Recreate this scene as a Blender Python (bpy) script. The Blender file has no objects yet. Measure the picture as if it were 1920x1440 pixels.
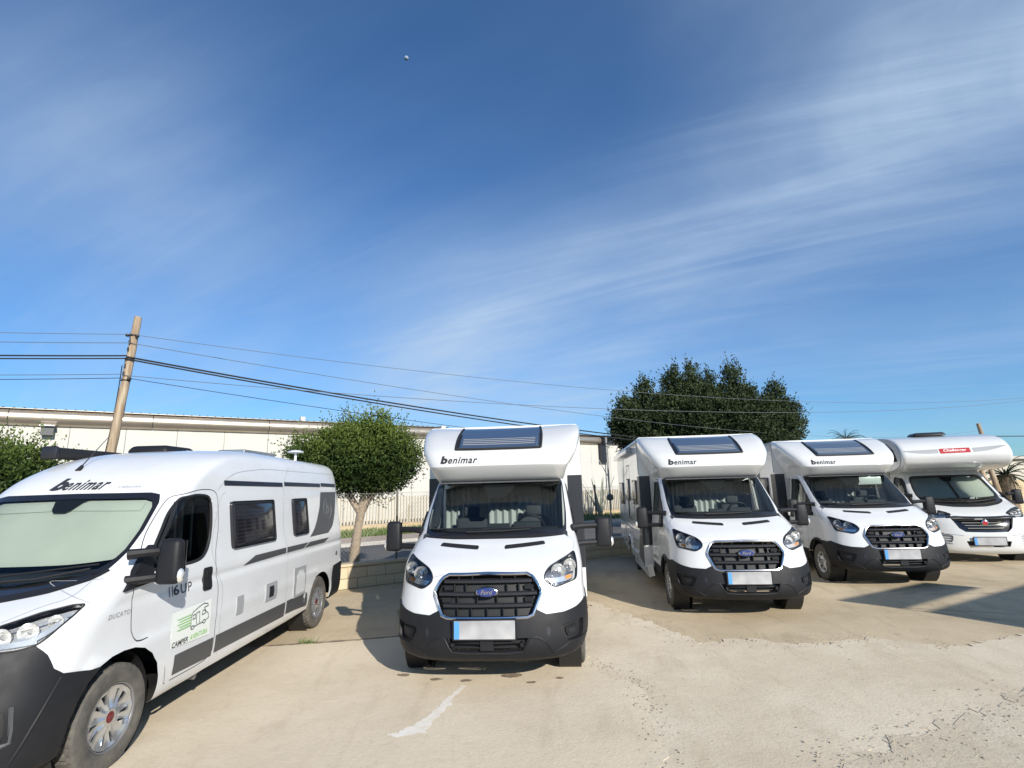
import bpy, bmesh, math, random
import numpy as np
from mathutils import Vector, Matrix
from mathutils.geometry import delaunay_2d_cdt
R = math.radians
random.seed(7); RNG = np.random.default_rng(7)
scene = bpy.context.scene
COL = scene.collection

# ------------------------------------------------------------------ camera
cam_d = bpy.data.cameras.new('camera'); cam = bpy.data.objects.new('camera', cam_d); COL.objects.link(cam)
cam_d.sensor_fit = 'HORIZONTAL'; cam_d.sensor_width = 36.0; cam_d.lens = 36.0 * 976 / 1920
cam_d.clip_start = .05; cam_d.clip_end = 6000
cam.matrix_world = Matrix.Translation((0, 0, 1.942)) @ Matrix.Rotation(R(90 + 11.368), 4, 'X') @ Matrix.Rotation(R(-1.518), 4, 'Z')
scene.camera = cam

# ------------------------------------------------------------------ sky, sun, exposure
SUN_VEC = Vector((1.05, -1.9, 1.05)).normalized()
SUN_EL = math.asin(SUN_VEC.z); SUN_AZ = math.atan2(SUN_VEC.x, SUN_VEC.y)
world = bpy.data.worlds.new('World'); scene.world = world; world.use_nodes = True
nt = world.node_tree; N = nt.nodes; L = nt.links
for n in list(N): N.remove(n)
out = N.new('ShaderNodeOutputWorld'); bg = N.new('ShaderNodeBackground'); bg.inputs['Strength'].default_value = .09
sky = N.new('ShaderNodeTexSky'); sky.sky_type = 'NISHITA'; sky.sun_disc = False
sky.sun_elevation = SUN_EL; sky.sun_rotation = SUN_AZ; sky.air_density = 1.0; sky.dust_density = .25; sky.ozone_density = 3.5; sky.altitude = 100
def wnode(t, **kw):
    n = N.new(t)
    for k, v in kw.items(): setattr(n, k, v)
    return n
def wmath(op, a, b=None, clamp=False):
    n = N.new('ShaderNodeMath'); n.operation = op; n.use_clamp = clamp
    for i, x in enumerate((a, b)):
        if x is None: continue
        if isinstance(x, (int, float)): n.inputs[i].default_value = x
        else: L.new(x, n.inputs[i])
    return n.outputs[0]
tc = wnode('ShaderNodeTexCoord'); sep = wnode('ShaderNodeSeparateXYZ'); L.new(tc.outputs['Generated'], sep.inputs[0])
zc = wmath('MAXIMUM', sep.outputs['Z'], .0); zd = wmath('ADD', zc, .16)
px = wmath('DIVIDE', sep.outputs['X'], zd); py = wmath('DIVIDE', sep.outputs['Y'], zd)
comb = wnode('ShaderNodeCombineXYZ'); L.new(px, comb.inputs[0]); L.new(py, comb.inputs[1])
def cloud(rot, scale, loc, nscale, detail, rough, dist, lo, hi):
    rt = wnode('ShaderNodeMapping'); rt.inputs['Rotation'].default_value = (0, 0, R(rot)); L.new(comb.outputs[0], rt.inputs[0])
    m = wnode('ShaderNodeMapping'); m.inputs['Scale'].default_value = scale; m.inputs['Location'].default_value = loc
    L.new(rt.outputs[0], m.inputs[0])
    n = wnode('ShaderNodeTexNoise'); n.inputs['Scale'].default_value = nscale; n.inputs['Detail'].default_value = detail
    n.inputs['Roughness'].default_value = rough; n.inputs['Distortion'].default_value = dist; L.new(m.outputs[0], n.inputs['Vector'])
    r = wnode('ShaderNodeMapRange'); r.interpolation_type = 'SMOOTHSTEP'; r.inputs['From Min'].default_value = lo; r.inputs['From Max'].default_value = hi
    L.new(n.outputs['Fac'], r.inputs['Value']); return r.outputs[0]
c1 = cloud(33, (.36, 1.05, 1), (4.3, 1.1, 0), 1.0, 9, .55, 1.1, .28, .80)     # soft drawn-out cirrus
c2 = cloud(24, (.35, 2.4, 1), (9.3, 4.1, 0), 1.4, 8, .62, 1.3, .42, .78)       # fine fibres
c3 = cloud(10, (.5, .6, 1), (1.3, 6.2, 0), .8, 6, .55, .5, .34, .70)            # broad veil
az = wmath('ARCTAN2', sep.outputs['X'], sep.outputs['Y']); el = wmath('ARCSINE', sep.outputs['Z'])
def gauss(x, w): return wmath('EXPONENT', wmath('MULTIPLY', wmath('POWER', wmath('DIVIDE', x, w), 2.0), -1.0))
def sstep(x, lo, hi, a=0., b=1.):
    r = wnode('ShaderNodeMapRange'); r.interpolation_type = 'SMOOTHSTEP'
    for k, v in (('From Min', lo), ('From Max', hi), ('To Min', a), ('To Max', b)): r.inputs[k].default_value = v
    L.new(x, r.inputs['Value']); return r.outputs[0]
dline = wmath('SUBTRACT', el, wmath('ADD', wmath('MULTIPLY', az, .27), R(18.5)))
band = wmath('MULTIPLY', gauss(dline, R(9)), sstep(az, R(-26), R(-4)))      # bank of cirrus climbing to the right
low = wmath('MULTIPLY', gauss(wmath('SUBTRACT', el, R(9)), R(7)), sstep(az, R(-60), R(20), .75, 1.0))
upr = wmath('MULTIPLY', sstep(az, R(12), R(45)), sstep(el, R(15), R(35), 0, .75))
lft = wmath('MULTIPLY', gauss(wmath('ADD', az, R(42)), R(17)), gauss(wmath('SUBTRACT', el, R(27)), R(13)))
w_ = wmath('ADD', wmath('ADD', band, wmath('MULTIPLY', low, .55)), wmath('ADD', wmath('MULTIPLY', upr, .8), wmath('MULTIPLY', lft, .60)))
w_ = wmath('ADD', w_, .10)
cc = wmath('ADD', wmath('MULTIPLY', c1, .52), wmath('MULTIPLY', c2, .20)); cc = wmath('ADD', cc, wmath('MULTIPLY', c3, .30)); cc = wmath('ADD', cc, .15)
cc = wmath('MULTIPLY', cc, w_, True)
mix = wnode('ShaderNodeMix', data_type='RGBA'); L.new(cc, mix.inputs[0])
tint = wnode('ShaderNodeMix', data_type='RGBA', blend_type='MULTIPLY'); tint.inputs[0].default_value = 1
L.new(sky.outputs[0], tint.inputs[6]); tint.inputs[7].default_value = (.50, .90, 1.22, 1)
L.new(tint.outputs[2], mix.inputs[6]); mix.inputs[7].default_value = (4.4, 5.7, 7.4, 1)
L.new(mix.outputs[2], bg.inputs['Color']); L.new(bg.outputs[0], out.inputs[0])
sun_d = bpy.data.lights.new('sun', 'SUN'); sun_d.energy = 5.0; sun_d.angle = R(.53); sun_d.color = (1.0, .94, .85)
sun = bpy.data.objects.new('sun', sun_d); COL.objects.link(sun); sun.rotation_euler = (-SUN_VEC).to_track_quat('-Z', 'Y').to_euler()
sun.location = SUN_VEC * 50
scene.view_settings.view_transform = 'Standard'; scene.view_settings.look = 'None'
scene.view_settings.gamma = 1; scene.view_settings.exposure = .36; scene.view_settings.use_curve_mapping = False
scene.render.engine = 'CYCLES'; scene.cycles.max_bounces = 8; scene.cycles.transparent_max_bounces = 16

# ------------------------------------------------------------------ materials
def mat(name, col, rough=.5, metal=0., coat=0., spec=.5, var=0., vscale=8., bump=0., bscale=60., col2=None, detail=5):
    m = bpy.data.materials.new(name); m.use_nodes = True; t = m.node_tree; b = t.nodes['Principled BSDF']
    b.inputs['Base Color'].default_value = (*col, 1); b.inputs['Roughness'].default_value = rough; b.inputs['Metallic'].default_value = metal
    b.inputs['Coat Weight'].default_value = coat; b.inputs['Coat Roughness'].default_value = .04; b.inputs['Specular IOR Level'].default_value = spec
    tcn = t.nodes.new('ShaderNodeTexCoord')
    if var > 0 or col2:
        n = t.nodes.new('ShaderNodeTexNoise'); n.inputs['Scale'].default_value = vscale; n.inputs['Detail'].default_value = detail; n.inputs['Roughness'].default_value = .6
        t.links.new(tcn.outputs['Object'], n.inputs['Vector'])
        r = t.nodes.new('ShaderNodeMapRange'); r.inputs['From Min'].default_value = .3; r.inputs['From Max'].default_value = .7
        t.links.new(n.outputs['Fac'], r.inputs['Value'])
        mx = t.nodes.new('ShaderNodeMix'); mx.data_type = 'RGBA'; t.links.new(r.outputs[0], mx.inputs[0])
        c2 = col2 or tuple(c * (1 - var) for c in col)
        mx.inputs[6].default_value = (*col, 1); mx.inputs[7].default_value = (*c2, 1); t.links.new(mx.outputs[2], b.inputs['Base Color'])
        rr = t.nodes.new('ShaderNodeMapRange'); rr.inputs['To Min'].default_value = max(.02, rough - .08); rr.inputs['To Max'].default_value = min(1, rough + .1)
        t.links.new(n.outputs['Fac'], rr.inputs['Value']); t.links.new(rr.outputs[0], b.inputs['Roughness'])
    if bump > 0:
        n = t.nodes.new('ShaderNodeTexNoise'); n.inputs['Scale'].default_value = bscale; n.inputs['Detail'].default_value = 4
        t.links.new(tcn.outputs['Object'], n.inputs['Vector'])
        bp = t.nodes.new('ShaderNodeBump'); bp.inputs['Strength'].default_value = bump; bp.inputs['Distance'].default_value = .01
        t.links.new(n.outputs['Fac'], bp.inputs['Height']); t.links.new(bp.outputs[0], b.inputs['Normal'])
    return m
def glass(name, tcol, ior=1.5, rough=.0):
    m = bpy.data.materials.new(name); m.use_nodes = True; t = m.node_tree
    for n in list(t.nodes): t.nodes.remove(n)
    o = t.nodes.new('ShaderNodeOutputMaterial'); tr = t.nodes.new('ShaderNodeBsdfTransparent'); gl = t.nodes.new('ShaderNodeBsdfGlossy')
    fr = t.nodes.new('ShaderNodeFresnel'); mx = t.nodes.new('ShaderNodeMixShader')
    tr.inputs[0].default_value = (*tcol, 1); gl.inputs['Roughness'].default_value = rough; fr.inputs[0].default_value = ior
    t.links.new(fr.outputs[0], mx.inputs[0]); t.links.new(tr.outputs[0], mx.inputs[1]); t.links.new(gl.outputs[0], mx.inputs[2]); t.links.new(mx.outputs[0], o.inputs[0])
    return m
M = {}
M['white'] = mat('white_paint', (.65, .66, .67), .24, coat=.6, var=.09, vscale=1.6)
M['gel'] = mat('white_gelcoat', (.61, .615, .605), .18, coat=.7, var=.07, vscale=1.3)
M['plastic'] = mat('grey_black_plastic', (.014, .0145, .017), .5, spec=.25, var=.25, vscale=12, bump=.12, bscale=500)
M['black'] = mat('gloss_black', (.012, .012, .014), .15, coat=.5)
M['matblack'] = mat('matt_black', (.010, .010, .011), .6)
M['panel'] = mat('black_panel', (.018, .019, .024), .35)
M['greystripe'] = mat('grey_vinyl', (.06, .062, .066), .4)
M['midgrey'] = mat('mid_grey_vinyl', (.30, .31, .32), .4)
M['navy'] = mat('navy_vinyl', (.012, .013, .022), .3)
M['chrome'] = mat('chrome', (.55, .55, .56), .16, metal=1)
M['reflector'] = mat('lamp_reflector', (.88, .87, .85), .2, metal=.7, bump=.22, bscale=28)
M['lens'] = glass('lamp_lens', (.93, .95, .96), 1.45)
M['glass'] = glass('windscreen_glass', (.68, .75, .74), 1.52)
M['darkglass'] = glass('dark_glass', (.30, .34, .34), 1.5)
M['acrylic'] = mat('smoked_acrylic', (.012, .011, .015), .08, spec=.7)
M['rubber'] = mat('tyre_rubber', (.055, .052, .048), .85, col2=(.13, .12, .10), vscale=9, bump=.3, bscale=120)
M['alloy'] = mat('silver_hubcap', (.62, .63, .64), .28, metal=.85, var=.12, vscale=30)
M['steel'] = mat('steel_wheel', (.25, .25, .26), .5, metal=.6)
M['amber'] = mat('amber_lens', (.8, .28, .06), .2)
M['red'] = mat('red_enamel', (.38, .02, .025), .3)
M['darkred'] = mat('dark_red_enamel', (.12, .012, .015), .3)
M['blue'] = mat('blue_enamel', (.012, .03, .16), .15, coat=1)
M['euroblue'] = mat('plate_blue', (.08, .28, .62), .4)
M['plate'] = mat('plate_white', (.42, .42, .425), .4, col2=(.25, .25, .26), vscale=5, detail=1)
M['skylight'] = mat('skylight_acrylic', (.05, .075, .12), .05, coat=1, spec=1)
M['lampgrey'] = mat('lamp_housing_grey', (.30, .30, .32), .25, metal=.8, bump=.5, bscale=30)
M['blind'] = mat('green_white_blind', (.60, .60, .53), .55, var=.10, vscale=2.2, bump=.5, bscale=4)
M['curtain'] = mat('pale_curtain', (.56, .56, .54), .8, var=.08, vscale=6)
M['dash'] = mat('dashboard_grey', (.03, .034, .038), .6)
M['seat'] = mat('seat_fabric', (.075, .078, .085), .9, var=.3, vscale=30)
M['solar'] = mat('solar_glass', (.02, .025, .05), .12, spec=.7)
M['green'] = mat('green_vinyl', (.25, .48, .16), .4)
M['darkvinyl'] = mat('dark_vinyl', (.03, .03, .032), .4)
M['sticker'] = mat('white_sticker', (.70, .73, .69), .35)
M['softgrey'] = mat('soft_grey_vinyl', (.13, .135, .14), .4)
M['agave'] = mat('pale_agave', (.36, .37, .29), .6, var=.2)
M['aluminium'] = mat('aluminium', (.55, .55, .56), .35, metal=.9)
M['concrete_panel'] = mat('cream_panel', (.50, .485, .44), .7, var=.06, vscale=1.2)
M['concrete_panel2'] = mat('cream_panel_b', (.48, .45, .38), .7, var=.06, vscale=1.5)
M['gutter'] = mat('galvanised_gutter', (.52, .45, .36), .30, metal=.75, var=.25, vscale=1.1)
M['roofsheet'] = mat('roof_sheet', (.20, .22, .25), .5, metal=.3)
M['block'] = mat('yellow_block', (.55, .46, .32), .9, col2=(.49, .41, .28), vscale=5, bump=.4, bscale=45)
M['mortar'] = mat('mortar', (.47, .38, .25), .95, bump=.3, bscale=80)
M['palis'] = mat('cream_palisade', (.50, .45, .35), .6, var=.1, vscale=2)
M['galv'] = mat('galvanised_wire', (.38, .36, .32), .5, metal=.5)
M['postgreen'] = mat('dark_post', (.10, .10, .09), .6)
M['asphalt'] = mat('asphalt', (.085, .085, .085), .9, col2=(.13, .125, .115), vscale=2.5, bump=.4, bscale=90)
M['pavement'] = mat('pavement_tiles', (.42, .34, .27), .85, col2=(.36, .28, .22), vscale=3)
M['kerb'] = mat('kerb_stone', (.45, .43, .39), .85, var=.15, vscale=8)
M['grass'] = mat('grass_blades', (.075, .13, .025), .7, col2=(.13, .17, .05), vscale=3)
M['soil'] = mat('dry_soil', (.30, .235, .155), .95, col2=(.22, .17, .11), vscale=2, bump=.5, bscale=30)
M['sandwall'] = mat('sandy_render', (.55, .42, .26), .9, col2=(.46, .36, .23), vscale=1.5, bump=.3, bscale=20)
M['wood'] = mat('pole_wood', (.42, .35, .25), .85, col2=(.17, .095, .05), vscale=11, bump=.8, bscale=22)
for n in M['wood'].node_tree.nodes:
    if n.type == 'TEX_NOISE':
        mp = M['wood'].node_tree.nodes.new('ShaderNodeMapping'); mp.inputs['Scale'].default_value = (1.6, 1.6, .16); lk = n.inputs['Vector'].links[0]; src = lk.from_socket
        M['wood'].node_tree.links.new(src, mp.inputs[0]); M['wood'].node_tree.links.new(mp.outputs[0], n.inputs['Vector'])
M['cable'] = mat('black_cable', (.012, .012, .013), .6)
M['wirelight'] = mat('grey_wire', (.10, .11, .12), .5)
M['bark'] = mat('pale_bark', (.36, .29, .21), .9, col2=(.22, .17, .12), vscale=9, bump=.7, bscale=30)
M['rock'] = mat('pebble', (.44, .37, .29), .9, var=.35, vscale=20)
def leafmat(name, a, b, tr=.25):
    m = bpy.data.materials.new(name); m.use_nodes = True; t = m.node_tree; bs = t.nodes['Principled BSDF']
    bs.inputs['Roughness'].default_value = .6; bs.inputs['Specular IOR Level'].default_value = .2
    at = t.nodes.new('ShaderNodeAttribute'); at.attribute_name = 'tone'
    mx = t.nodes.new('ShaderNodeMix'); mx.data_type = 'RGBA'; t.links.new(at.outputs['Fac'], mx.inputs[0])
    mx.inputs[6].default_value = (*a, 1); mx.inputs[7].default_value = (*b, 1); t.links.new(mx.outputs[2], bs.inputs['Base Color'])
    tl = t.nodes.new('ShaderNodeBsdfTranslucent'); t.links.new(mx.outputs[2], tl.inputs[0])
    ms = t.nodes.new('ShaderNodeMixShader'); ms.inputs[0].default_value = tr
    t.links.new(bs.outputs[0], ms.inputs[1]); t.links.new(tl.outputs[0], ms.inputs[2]); t.links.new(ms.outputs[0], t.nodes['Material Output'].inputs[0])
    return m
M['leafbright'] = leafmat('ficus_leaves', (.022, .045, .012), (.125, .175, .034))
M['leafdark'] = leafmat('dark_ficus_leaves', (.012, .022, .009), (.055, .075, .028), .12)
M['palmleaf'] = leafmat('palm_leaves', (.035, .06, .03), (.10, .13, .06))

# ------------------------------------------------------------------ mesh helpers
def link(name, mesh, parent=None, m=None):
    o = bpy.data.objects.new(name, mesh); COL.objects.link(o)
    if parent: o.parent = parent
    if m is not None and not mesh.materials: mesh.materials.append(m)
    return o
def thing(name, label, cat, loc=(0, 0, 0), rotz=0, group=None):
    o = bpy.data.objects.new(name, None); COL.objects.link(o); o.location = loc; o.rotation_euler = (0, 0, rotz)
    o.empty_display_size = .2; tag(o, label, cat, group); return o
def tag(o, label, cat, group=None):
    o['label'] = label; o['category'] = cat
    if group: o['group'] = group
    return o
class MB:
    def __init__(s): s.v = []; s.f = []; s.pair = False
    def add(s, vs, fs):
        k = len(s.v); s.v += [tuple(map(float, p)) for p in vs]; s.f += [tuple(i + k for i in f) for f in fs]; return s
    def box(s, c, d, rz=0, mtx=None):
        x, y, z = (q / 2 for q in d); P = [(-x, -y, -z), (x, -y, -z), (x, y, -z), (-x, y, -z), (-x, -y, z), (x, -y, z), (x, y, z), (-x, y, z)]
        cs, sn = math.cos(rz), math.sin(rz)
        if mtx is not None: P = [tuple(mtx @ Vector(p)) for p in P]
        P = [(c[0] + p[0] * cs - p[1] * sn, c[1] + p[0] * sn + p[1] * cs, c[2] + p[2]) for p in P]
        return s.add(P, [(0, 3, 2, 1), (4, 5, 6, 7), (0, 1, 5, 4), (1, 2, 6, 5), (2, 3, 7, 6), (3, 0, 4, 7)])
    def tube(s, pts, r, n=8, cap=True):
        pts = [Vector(p) for p in pts]; rs = r if isinstance(r, (list, tuple)) else [r] * len(pts)
        ref = Vector((0, 0, 1)); V = []; F = []
        for i, p in enumerate(pts):
            t = (pts[min(i + 1, len(pts) - 1)] - pts[max(i - 1, 0)]).normalized()
            rf = ref if abs(t.dot(ref)) < .95 else Vector((1, 0, 0))
            a = t.cross(rf).normalized(); b = t.cross(a)
            for k in range(n):
                w = 2 * math.pi * k / n; V.append(p + (a * math.cos(w) + b * math.sin(w)) * rs[i])
        for i in range(len(pts) - 1):
            for k in range(n): F.append((i * n + k, i * n + (k + 1) % n, (i + 1) * n + (k + 1) % n, (i + 1) * n + k))
        if cap: F.append(tuple(range(n))[::-1]); F.append(tuple((len(pts) - 1) * n + k for k in range(n)))
        return s.add(V, F)
    def lathe(s, prof, c=(0, 0, 0), axis='Z', n=32, sx=1., sy=1.):
        V = []; F = []
        for r, h in prof:
            for k in range(n):
                w = 2 * math.pi * k / n; a, b = r * math.cos(w) * sx, r * math.sin(w) * sy
                V.append({'Z': (a, b, h), 'Y': (a, h, b), 'X': (h, a, b)}[axis])
        for i in range(len(prof) - 1):
            for k in range(n): F.append((i * n + k, i * n + (k + 1) % n, (i + 1) * n + (k + 1) % n, (i + 1) * n + k))
        return s.add([(p[0] + c[0], p[1] + c[1], p[2] + c[2]) for p in V], F)
    def prism(s, poly, f0, f1):
        """poly list of 2d; f0,f1 map 2d->3d"""
        n = len(poly); V = [f0(*p) for p in poly] + [f1(*p) for p in poly]
        return s.add(V, [tuple(range(n)), tuple(range(2 * n - 1, n - 1, -1))] + [(i, (i + 1) % n, n + (i + 1) % n, n + i) for i in range(n)])
    def mirror(s):
        k = len(s.v); s.v += [(x, -y, z) for x, y, z in s.v]; s.f += [tuple(i + k for i in f[::-1]) for f in s.f]; return s
    def mesh(s, name, smooth=False, merge=False, angle=None):
        me = bpy.data.meshes.new(name); me.from_pydata(s.v, [], s.f)
        bm = bmesh.new(); bm.from_mesh(me)
        if merge: bmesh.ops.remove_doubles(bm, verts=bm.verts, dist=1e-5)
        bmesh.ops.recalc_face_normals(bm, faces=bm.faces)
        if smooth:
            for f in bm.faces: f.smooth = True
            if angle:
                for e in bm.edges:
                    if len(e.link_faces) == 2 and e.calc_face_angle(0) > R(angle): e.smooth = False
        bm.to_mesh(me); bm.free(); return me
    def build(s, name, m, parent=None, smooth=False, merge=False, angle=35):
        if s.pair:
            o = MB(); o.v = [(x, -y, z) for x, y, z in s.v]; o.f = [f[::-1] for f in s.f]; o.build(name, m, parent, smooth, merge, angle)
        return link(name, s.mesh(name, smooth, merge, angle), parent, m)
def rbox(name, c, d, m, parent=None, bev=.02, seg=2, rz=0, taper=None):
    bm = bmesh.new(); bmesh.ops.create_cube(bm, size=1)
    for v in bm.verts:
        v.co = Vector((v.co.x * d[0], v.co.y * d[1], v.co.z * d[2]))
        if taper and v.co.z > 0: v.co.x *= taper[0]; v.co.y *= taper[1]
    bmesh.ops.bevel(bm, geom=list(bm.edges), offset=bev, segments=seg, affect='EDGES', profile=.5)
    bmesh.ops.rotate(bm, verts=bm.verts, cent=(0, 0, 0), matrix=Matrix.Rotation(rz, 3, 'Z'))
    bmesh.ops.translate(bm, verts=bm.verts, vec=c)
    for f in bm.faces: f.smooth = True
    for e in bm.edges:
        if len(e.link_faces) == 2 and e.calc_face_angle(0) > R(40): e.smooth = False
    me = bpy.data.meshes.new(name); bm.to_mesh(me); bm.free()
    return link(name, me, parent, m)
def copy_tree(o, parent=None):
    c = o.copy(); COL.objects.link(c)
    if parent: c.parent = parent
    for ch in list(o.children): copy_tree(ch, c)
    return c
def inpoly(p, poly):
    x, y = p; r = False; n = len(poly); j = n - 1
    for i in range(n):
        xi, yi = poly[i]; xj, yj = poly[j]
        if (yi > y) != (yj > y) and x < (xj - xi) * (y - yi) / (yj - yi + 1e-15) + xi: r = not r
        j = i
    return r
def dens(poly, step):
    o = []
    for i, a in enumerate(poly):
        b = poly[(i + 1) % len(poly)]; d = math.dist(a, b); k = max(1, int(d / step + .5))
        for q in range(k): o.append((a[0] + (b[0] - a[0]) * q / k, a[1] + (b[1] - a[1]) * q / k))
    return o
def roundpoly(poly, r, k=4):
    """round the corners of a 2d polygon"""
    o = []; n = len(poly)
    for i in range(n):
        p = Vector(poly[i]); a = Vector(poly[i - 1]); b = Vector(poly[(i + 1) % n])
        ra = min(r, (a - p).length * .45); rb = min(r, (b - p).length * .45)
        A = p + (a - p).normalized() * ra; B = p + (b - p).normalized() * rb
        for q in range(k + 1):
            t = q / k; o.append(tuple(A * (1 - t) ** 2 + p * 2 * t * (1 - t) + B * t * t))
    return o
def tri2d(poly, holes=(), grid=None, step=None):
    """constrained triangulation of poly minus holes. grid: list of interior points"""
    loops = [dens(poly, step) if step else list(poly)] + [dens(h, step) if step else list(h) for h in holes]
    V = []; E = []
    for lp in loops:
        k = len(V); V += lp; E += [(k + i, k + (i + 1) % len(lp)) for i in range(len(lp))]
    nb = len(V)
    if grid:
        bs = step * .35 if step else 0
        B = np.array(V)
        for g in grid:
            if inpoly(g, loops[0]) and not any(inpoly(g, h) for h in loops[1:]):
                if bs == 0 or np.min((B[:, 0] - g[0]) ** 2 + (B[:, 1] - g[1]) ** 2) > bs * bs: V.append(g)
    r = delaunay_2d_cdt([Vector(p) for p in V], E, [], 0, 1e-7)
    ov = [tuple(p) for p in r[0]]; F = []
    for f in r[2]:
        c = (sum(ov[i][0] for i in f) / len(f), sum(ov[i][1] for i in f) / len(f))
        if inpoly(c, loops[0]) and not any(inpoly(c, h) for h in loops[1:]): F.append(tuple(f))
    return ov, F, loops
def pchip(xs, ys):
    xs = np.array(xs, float); ys = np.array(ys, float); h = np.diff(xs); d = np.diff(ys) / h; m = np.zeros(len(xs))
    for i in range(1, len(xs) - 1):
        if d[i - 1] * d[i] > 0:
            w1 = 2 * h[i] + h[i - 1]; w2 = h[i] + 2 * h[i - 1]; m[i] = (w1 + w2) / (w1 / d[i - 1] + w2 / d[i])
    m[0] = d[0]; m[-1] = d[-1]
    def f(x):
        x = np.clip(x, xs[0], xs[-1]); i = np.clip(np.searchsorted(xs, x, side='right') - 1, 0, len(xs) - 2)
        t = (x - xs[i]) / h[i]; a = ys[i]; b = ys[i + 1]
        return a * (1 + 2 * t) * (1 - t) ** 2 + b * t * t * (3 - 2 * t) + h[i] * (m[i] * t * (1 - t) ** 2 + m[i + 1] * t * t * (t - 1))
    return f
class Surf:
    """vehicle shell as rows of plan outlines: t 0..1 nose, 1..2 flank, 2..3 tail; v counts the rows upwards"""
    K = ('xc', 'zc', 'w', 'zs', 'xk', 'n', 'xr', 'zr')
    def __init__(s, rows, tail=.12, pz=3., relief=None):
        s.f = {}; s.N = len(rows) - 1; s.tail = tail; s.pz = pz; s.relief = relief
        for j, k in enumerate(s.K): s.f[k] = pchip(range(len(rows)), [r[j] for r in rows])
    def P(s, t, v):
        t = np.asarray(t, float); v = np.asarray(v, float) + 0 * t
        g = {k: s.f[k](v) for k in s.K}
        a = np.clip(t, 0, 1) * np.pi / 2; c = np.cos(a); q = np.sin(a); n = g['n']; r = (np.abs(c) ** n + np.abs(q) ** n) ** (-1 / n)
        Y = r * q; X = r * c
        x = g['xk'] + (g['xc'] - g['xk']) * X; y = g['w'] * Y; z = g['zc'] + (g['zs'] - g['zc']) * Y ** s.pz
        u = np.clip(t - 1, 0, 1); xe = g['xr'] + s.tail
        x = np.where(t > 1, g['xk'] + (xe - g['xk']) * u, x); z = np.where(t > 1, g['zs'] + (g['zr'] - g['zs']) * u, z)
        u = np.clip(t - 2, 0, 1) * 2; b = np.clip(u, 0, 1) * np.pi / 2; tl = s.tail
        x = np.where(t > 2, xe - tl * np.sin(b), x); y = np.where(t > 2, g['w'] - tl * (1 - np.cos(b)), y)
        y = np.where(u > 1, (g['w'] - tl) * (2 - u), y)
        if s.relief is not None: y = y + s.relief(t, x, z)
        return np.stack([x, y, z], -1)
    def nrm(s, t, v):
        h = 1e-3; a = s.P(np.asarray(t) + h, v) - s.P(np.asarray(t) - h, v); b = s.P(t, np.asarray(v) + h) - s.P(t, np.asarray(v) - h)
        n = np.cross(a, b); return n / (np.linalg.norm(n, axis=-1, keepdims=True) + 1e-12)
    def inv(s, ia, ib, a, b, t0, v0):
        T, V = np.meshgrid(np.linspace(t0[0], t0[1], 50), np.linspace(v0[0], v0[1], 60)); Q = s.P(T, V)
        e = (Q[..., ia] - a) ** 2 + (Q[..., ib] - b) ** 2; k = np.argmin(e); t = T.flat[k]; v = V.flat[k]
        for _ in range(10):
            p = s.P(t, v); h = 1e-4; pt = (s.P(t + h, v) - s.P(t - h, v)) / (2 * h); pv = (s.P(t, v + h) - s.P(t, v - h)) / (2 * h)
            J = np.array([[pt[ia], pv[ia]], [pt[ib], pv[ib]]]); d = np.array([a - p[ia], b - p[ib]])
            try: st = np.linalg.solve(J + 1e-9 * np.eye(2), d)
            except Exception: break
            st = np.clip(st, -.15, .15); t = float(np.clip(t + st[0], *t0)); v = float(np.clip(v + st[1], *v0))
        return t, v
    def front(s, y, z, v0=None): return s.inv(1, 2, abs(y), z, (0, 1.0), v0 or (0, s.N))
    def side(s, x, z, v0=None): return s.inv(0, 2, x, z, (.3, 2.), v0 or (0, s.N))
KT, KV = 1.5, .12
def patch(S, poly, holes=(), off=0., rim=0., tstep=.045, vstep=.34, both=True, center=False, gridlim=None):
    """triangulated piece of the shell. poly in (t,v). rim: depth of an edge turned inwards"""
    sc = lambda p: (p[0] * KT, p[1] * KV)
    ts = np.array([p[0] for p in poly]); vs = np.array([p[1] for p in poly])
    st = min(tstep * KT, vstep * KV)
    tt = list(np.arange(0, 1.0, tstep)) + list(np.arange(1.0, 3.01, tstep * 2.2))
    grid = [(t * KT, v * KV) for t in tt if ts.min() < t < ts.max() for v in np.arange(vs.min(), vs.max(), vstep)]
    ov, F, loops = tri2d([sc(p) for p in poly], [[sc(p) for p in h] for h in holes], grid, st * 1.1)
    T = np.array([p[0] / KT for p in ov]); V = np.array([p[1] / KV for p in ov])
    Q = S.P(T, V)
    if off: Q = Q + S.nrm(T, V) * off
    m = MB(); m.add([tuple(q) for q in Q], F)
    if rim:
        for lp in loops:
            a = np.array(lp); T = a[:, 0] / KT; V = a[:, 1] / KV; nn = S.nrm(T, V); A = S.P(T, V) + nn * off; B = A - nn * rim; n = len(lp)
            if center: keep = [not (T[i] < 1e-6 and T[(i + 1) % n] < 1e-6) for i in range(n)]
            else: keep = [True] * n
            m.add([tuple(q) for q in A] + [tuple(q) for q in B], [(i, (i + 1) % n, n + (i + 1) % n, n + i) for i in range(n) if keep[i]])
    if both: m.mirror() if ts.min() < .004 else setattr(m, 'pair', True)
    return m
def chaikin(pts, k=2):
    """cut the corners of an open polyline, never more than a few centimetres"""
    for _ in range(k):
        if len(pts) < 3: return pts
        q = [pts[0]]
        for a, b in zip(pts[:-1], pts[1:]):
            f = min(.25, .035 / (math.hypot((b[0] - a[0]) * KT, (b[1] - a[1]) * KV) + 1e-9)); q += [tuple(a[i] * (1 - f) + b[i] * f for i in (0, 1)), tuple(a[i] * f + b[i] * (1 - f) for i in (0, 1))]
        pts = q + [pts[-1]]
    return pts
def rp(poly, r, k=4): return [(a / KT, b / KV) for a, b in roundpoly([(p[0] * KT, p[1] * KV) for p in poly], r, k)]
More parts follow.
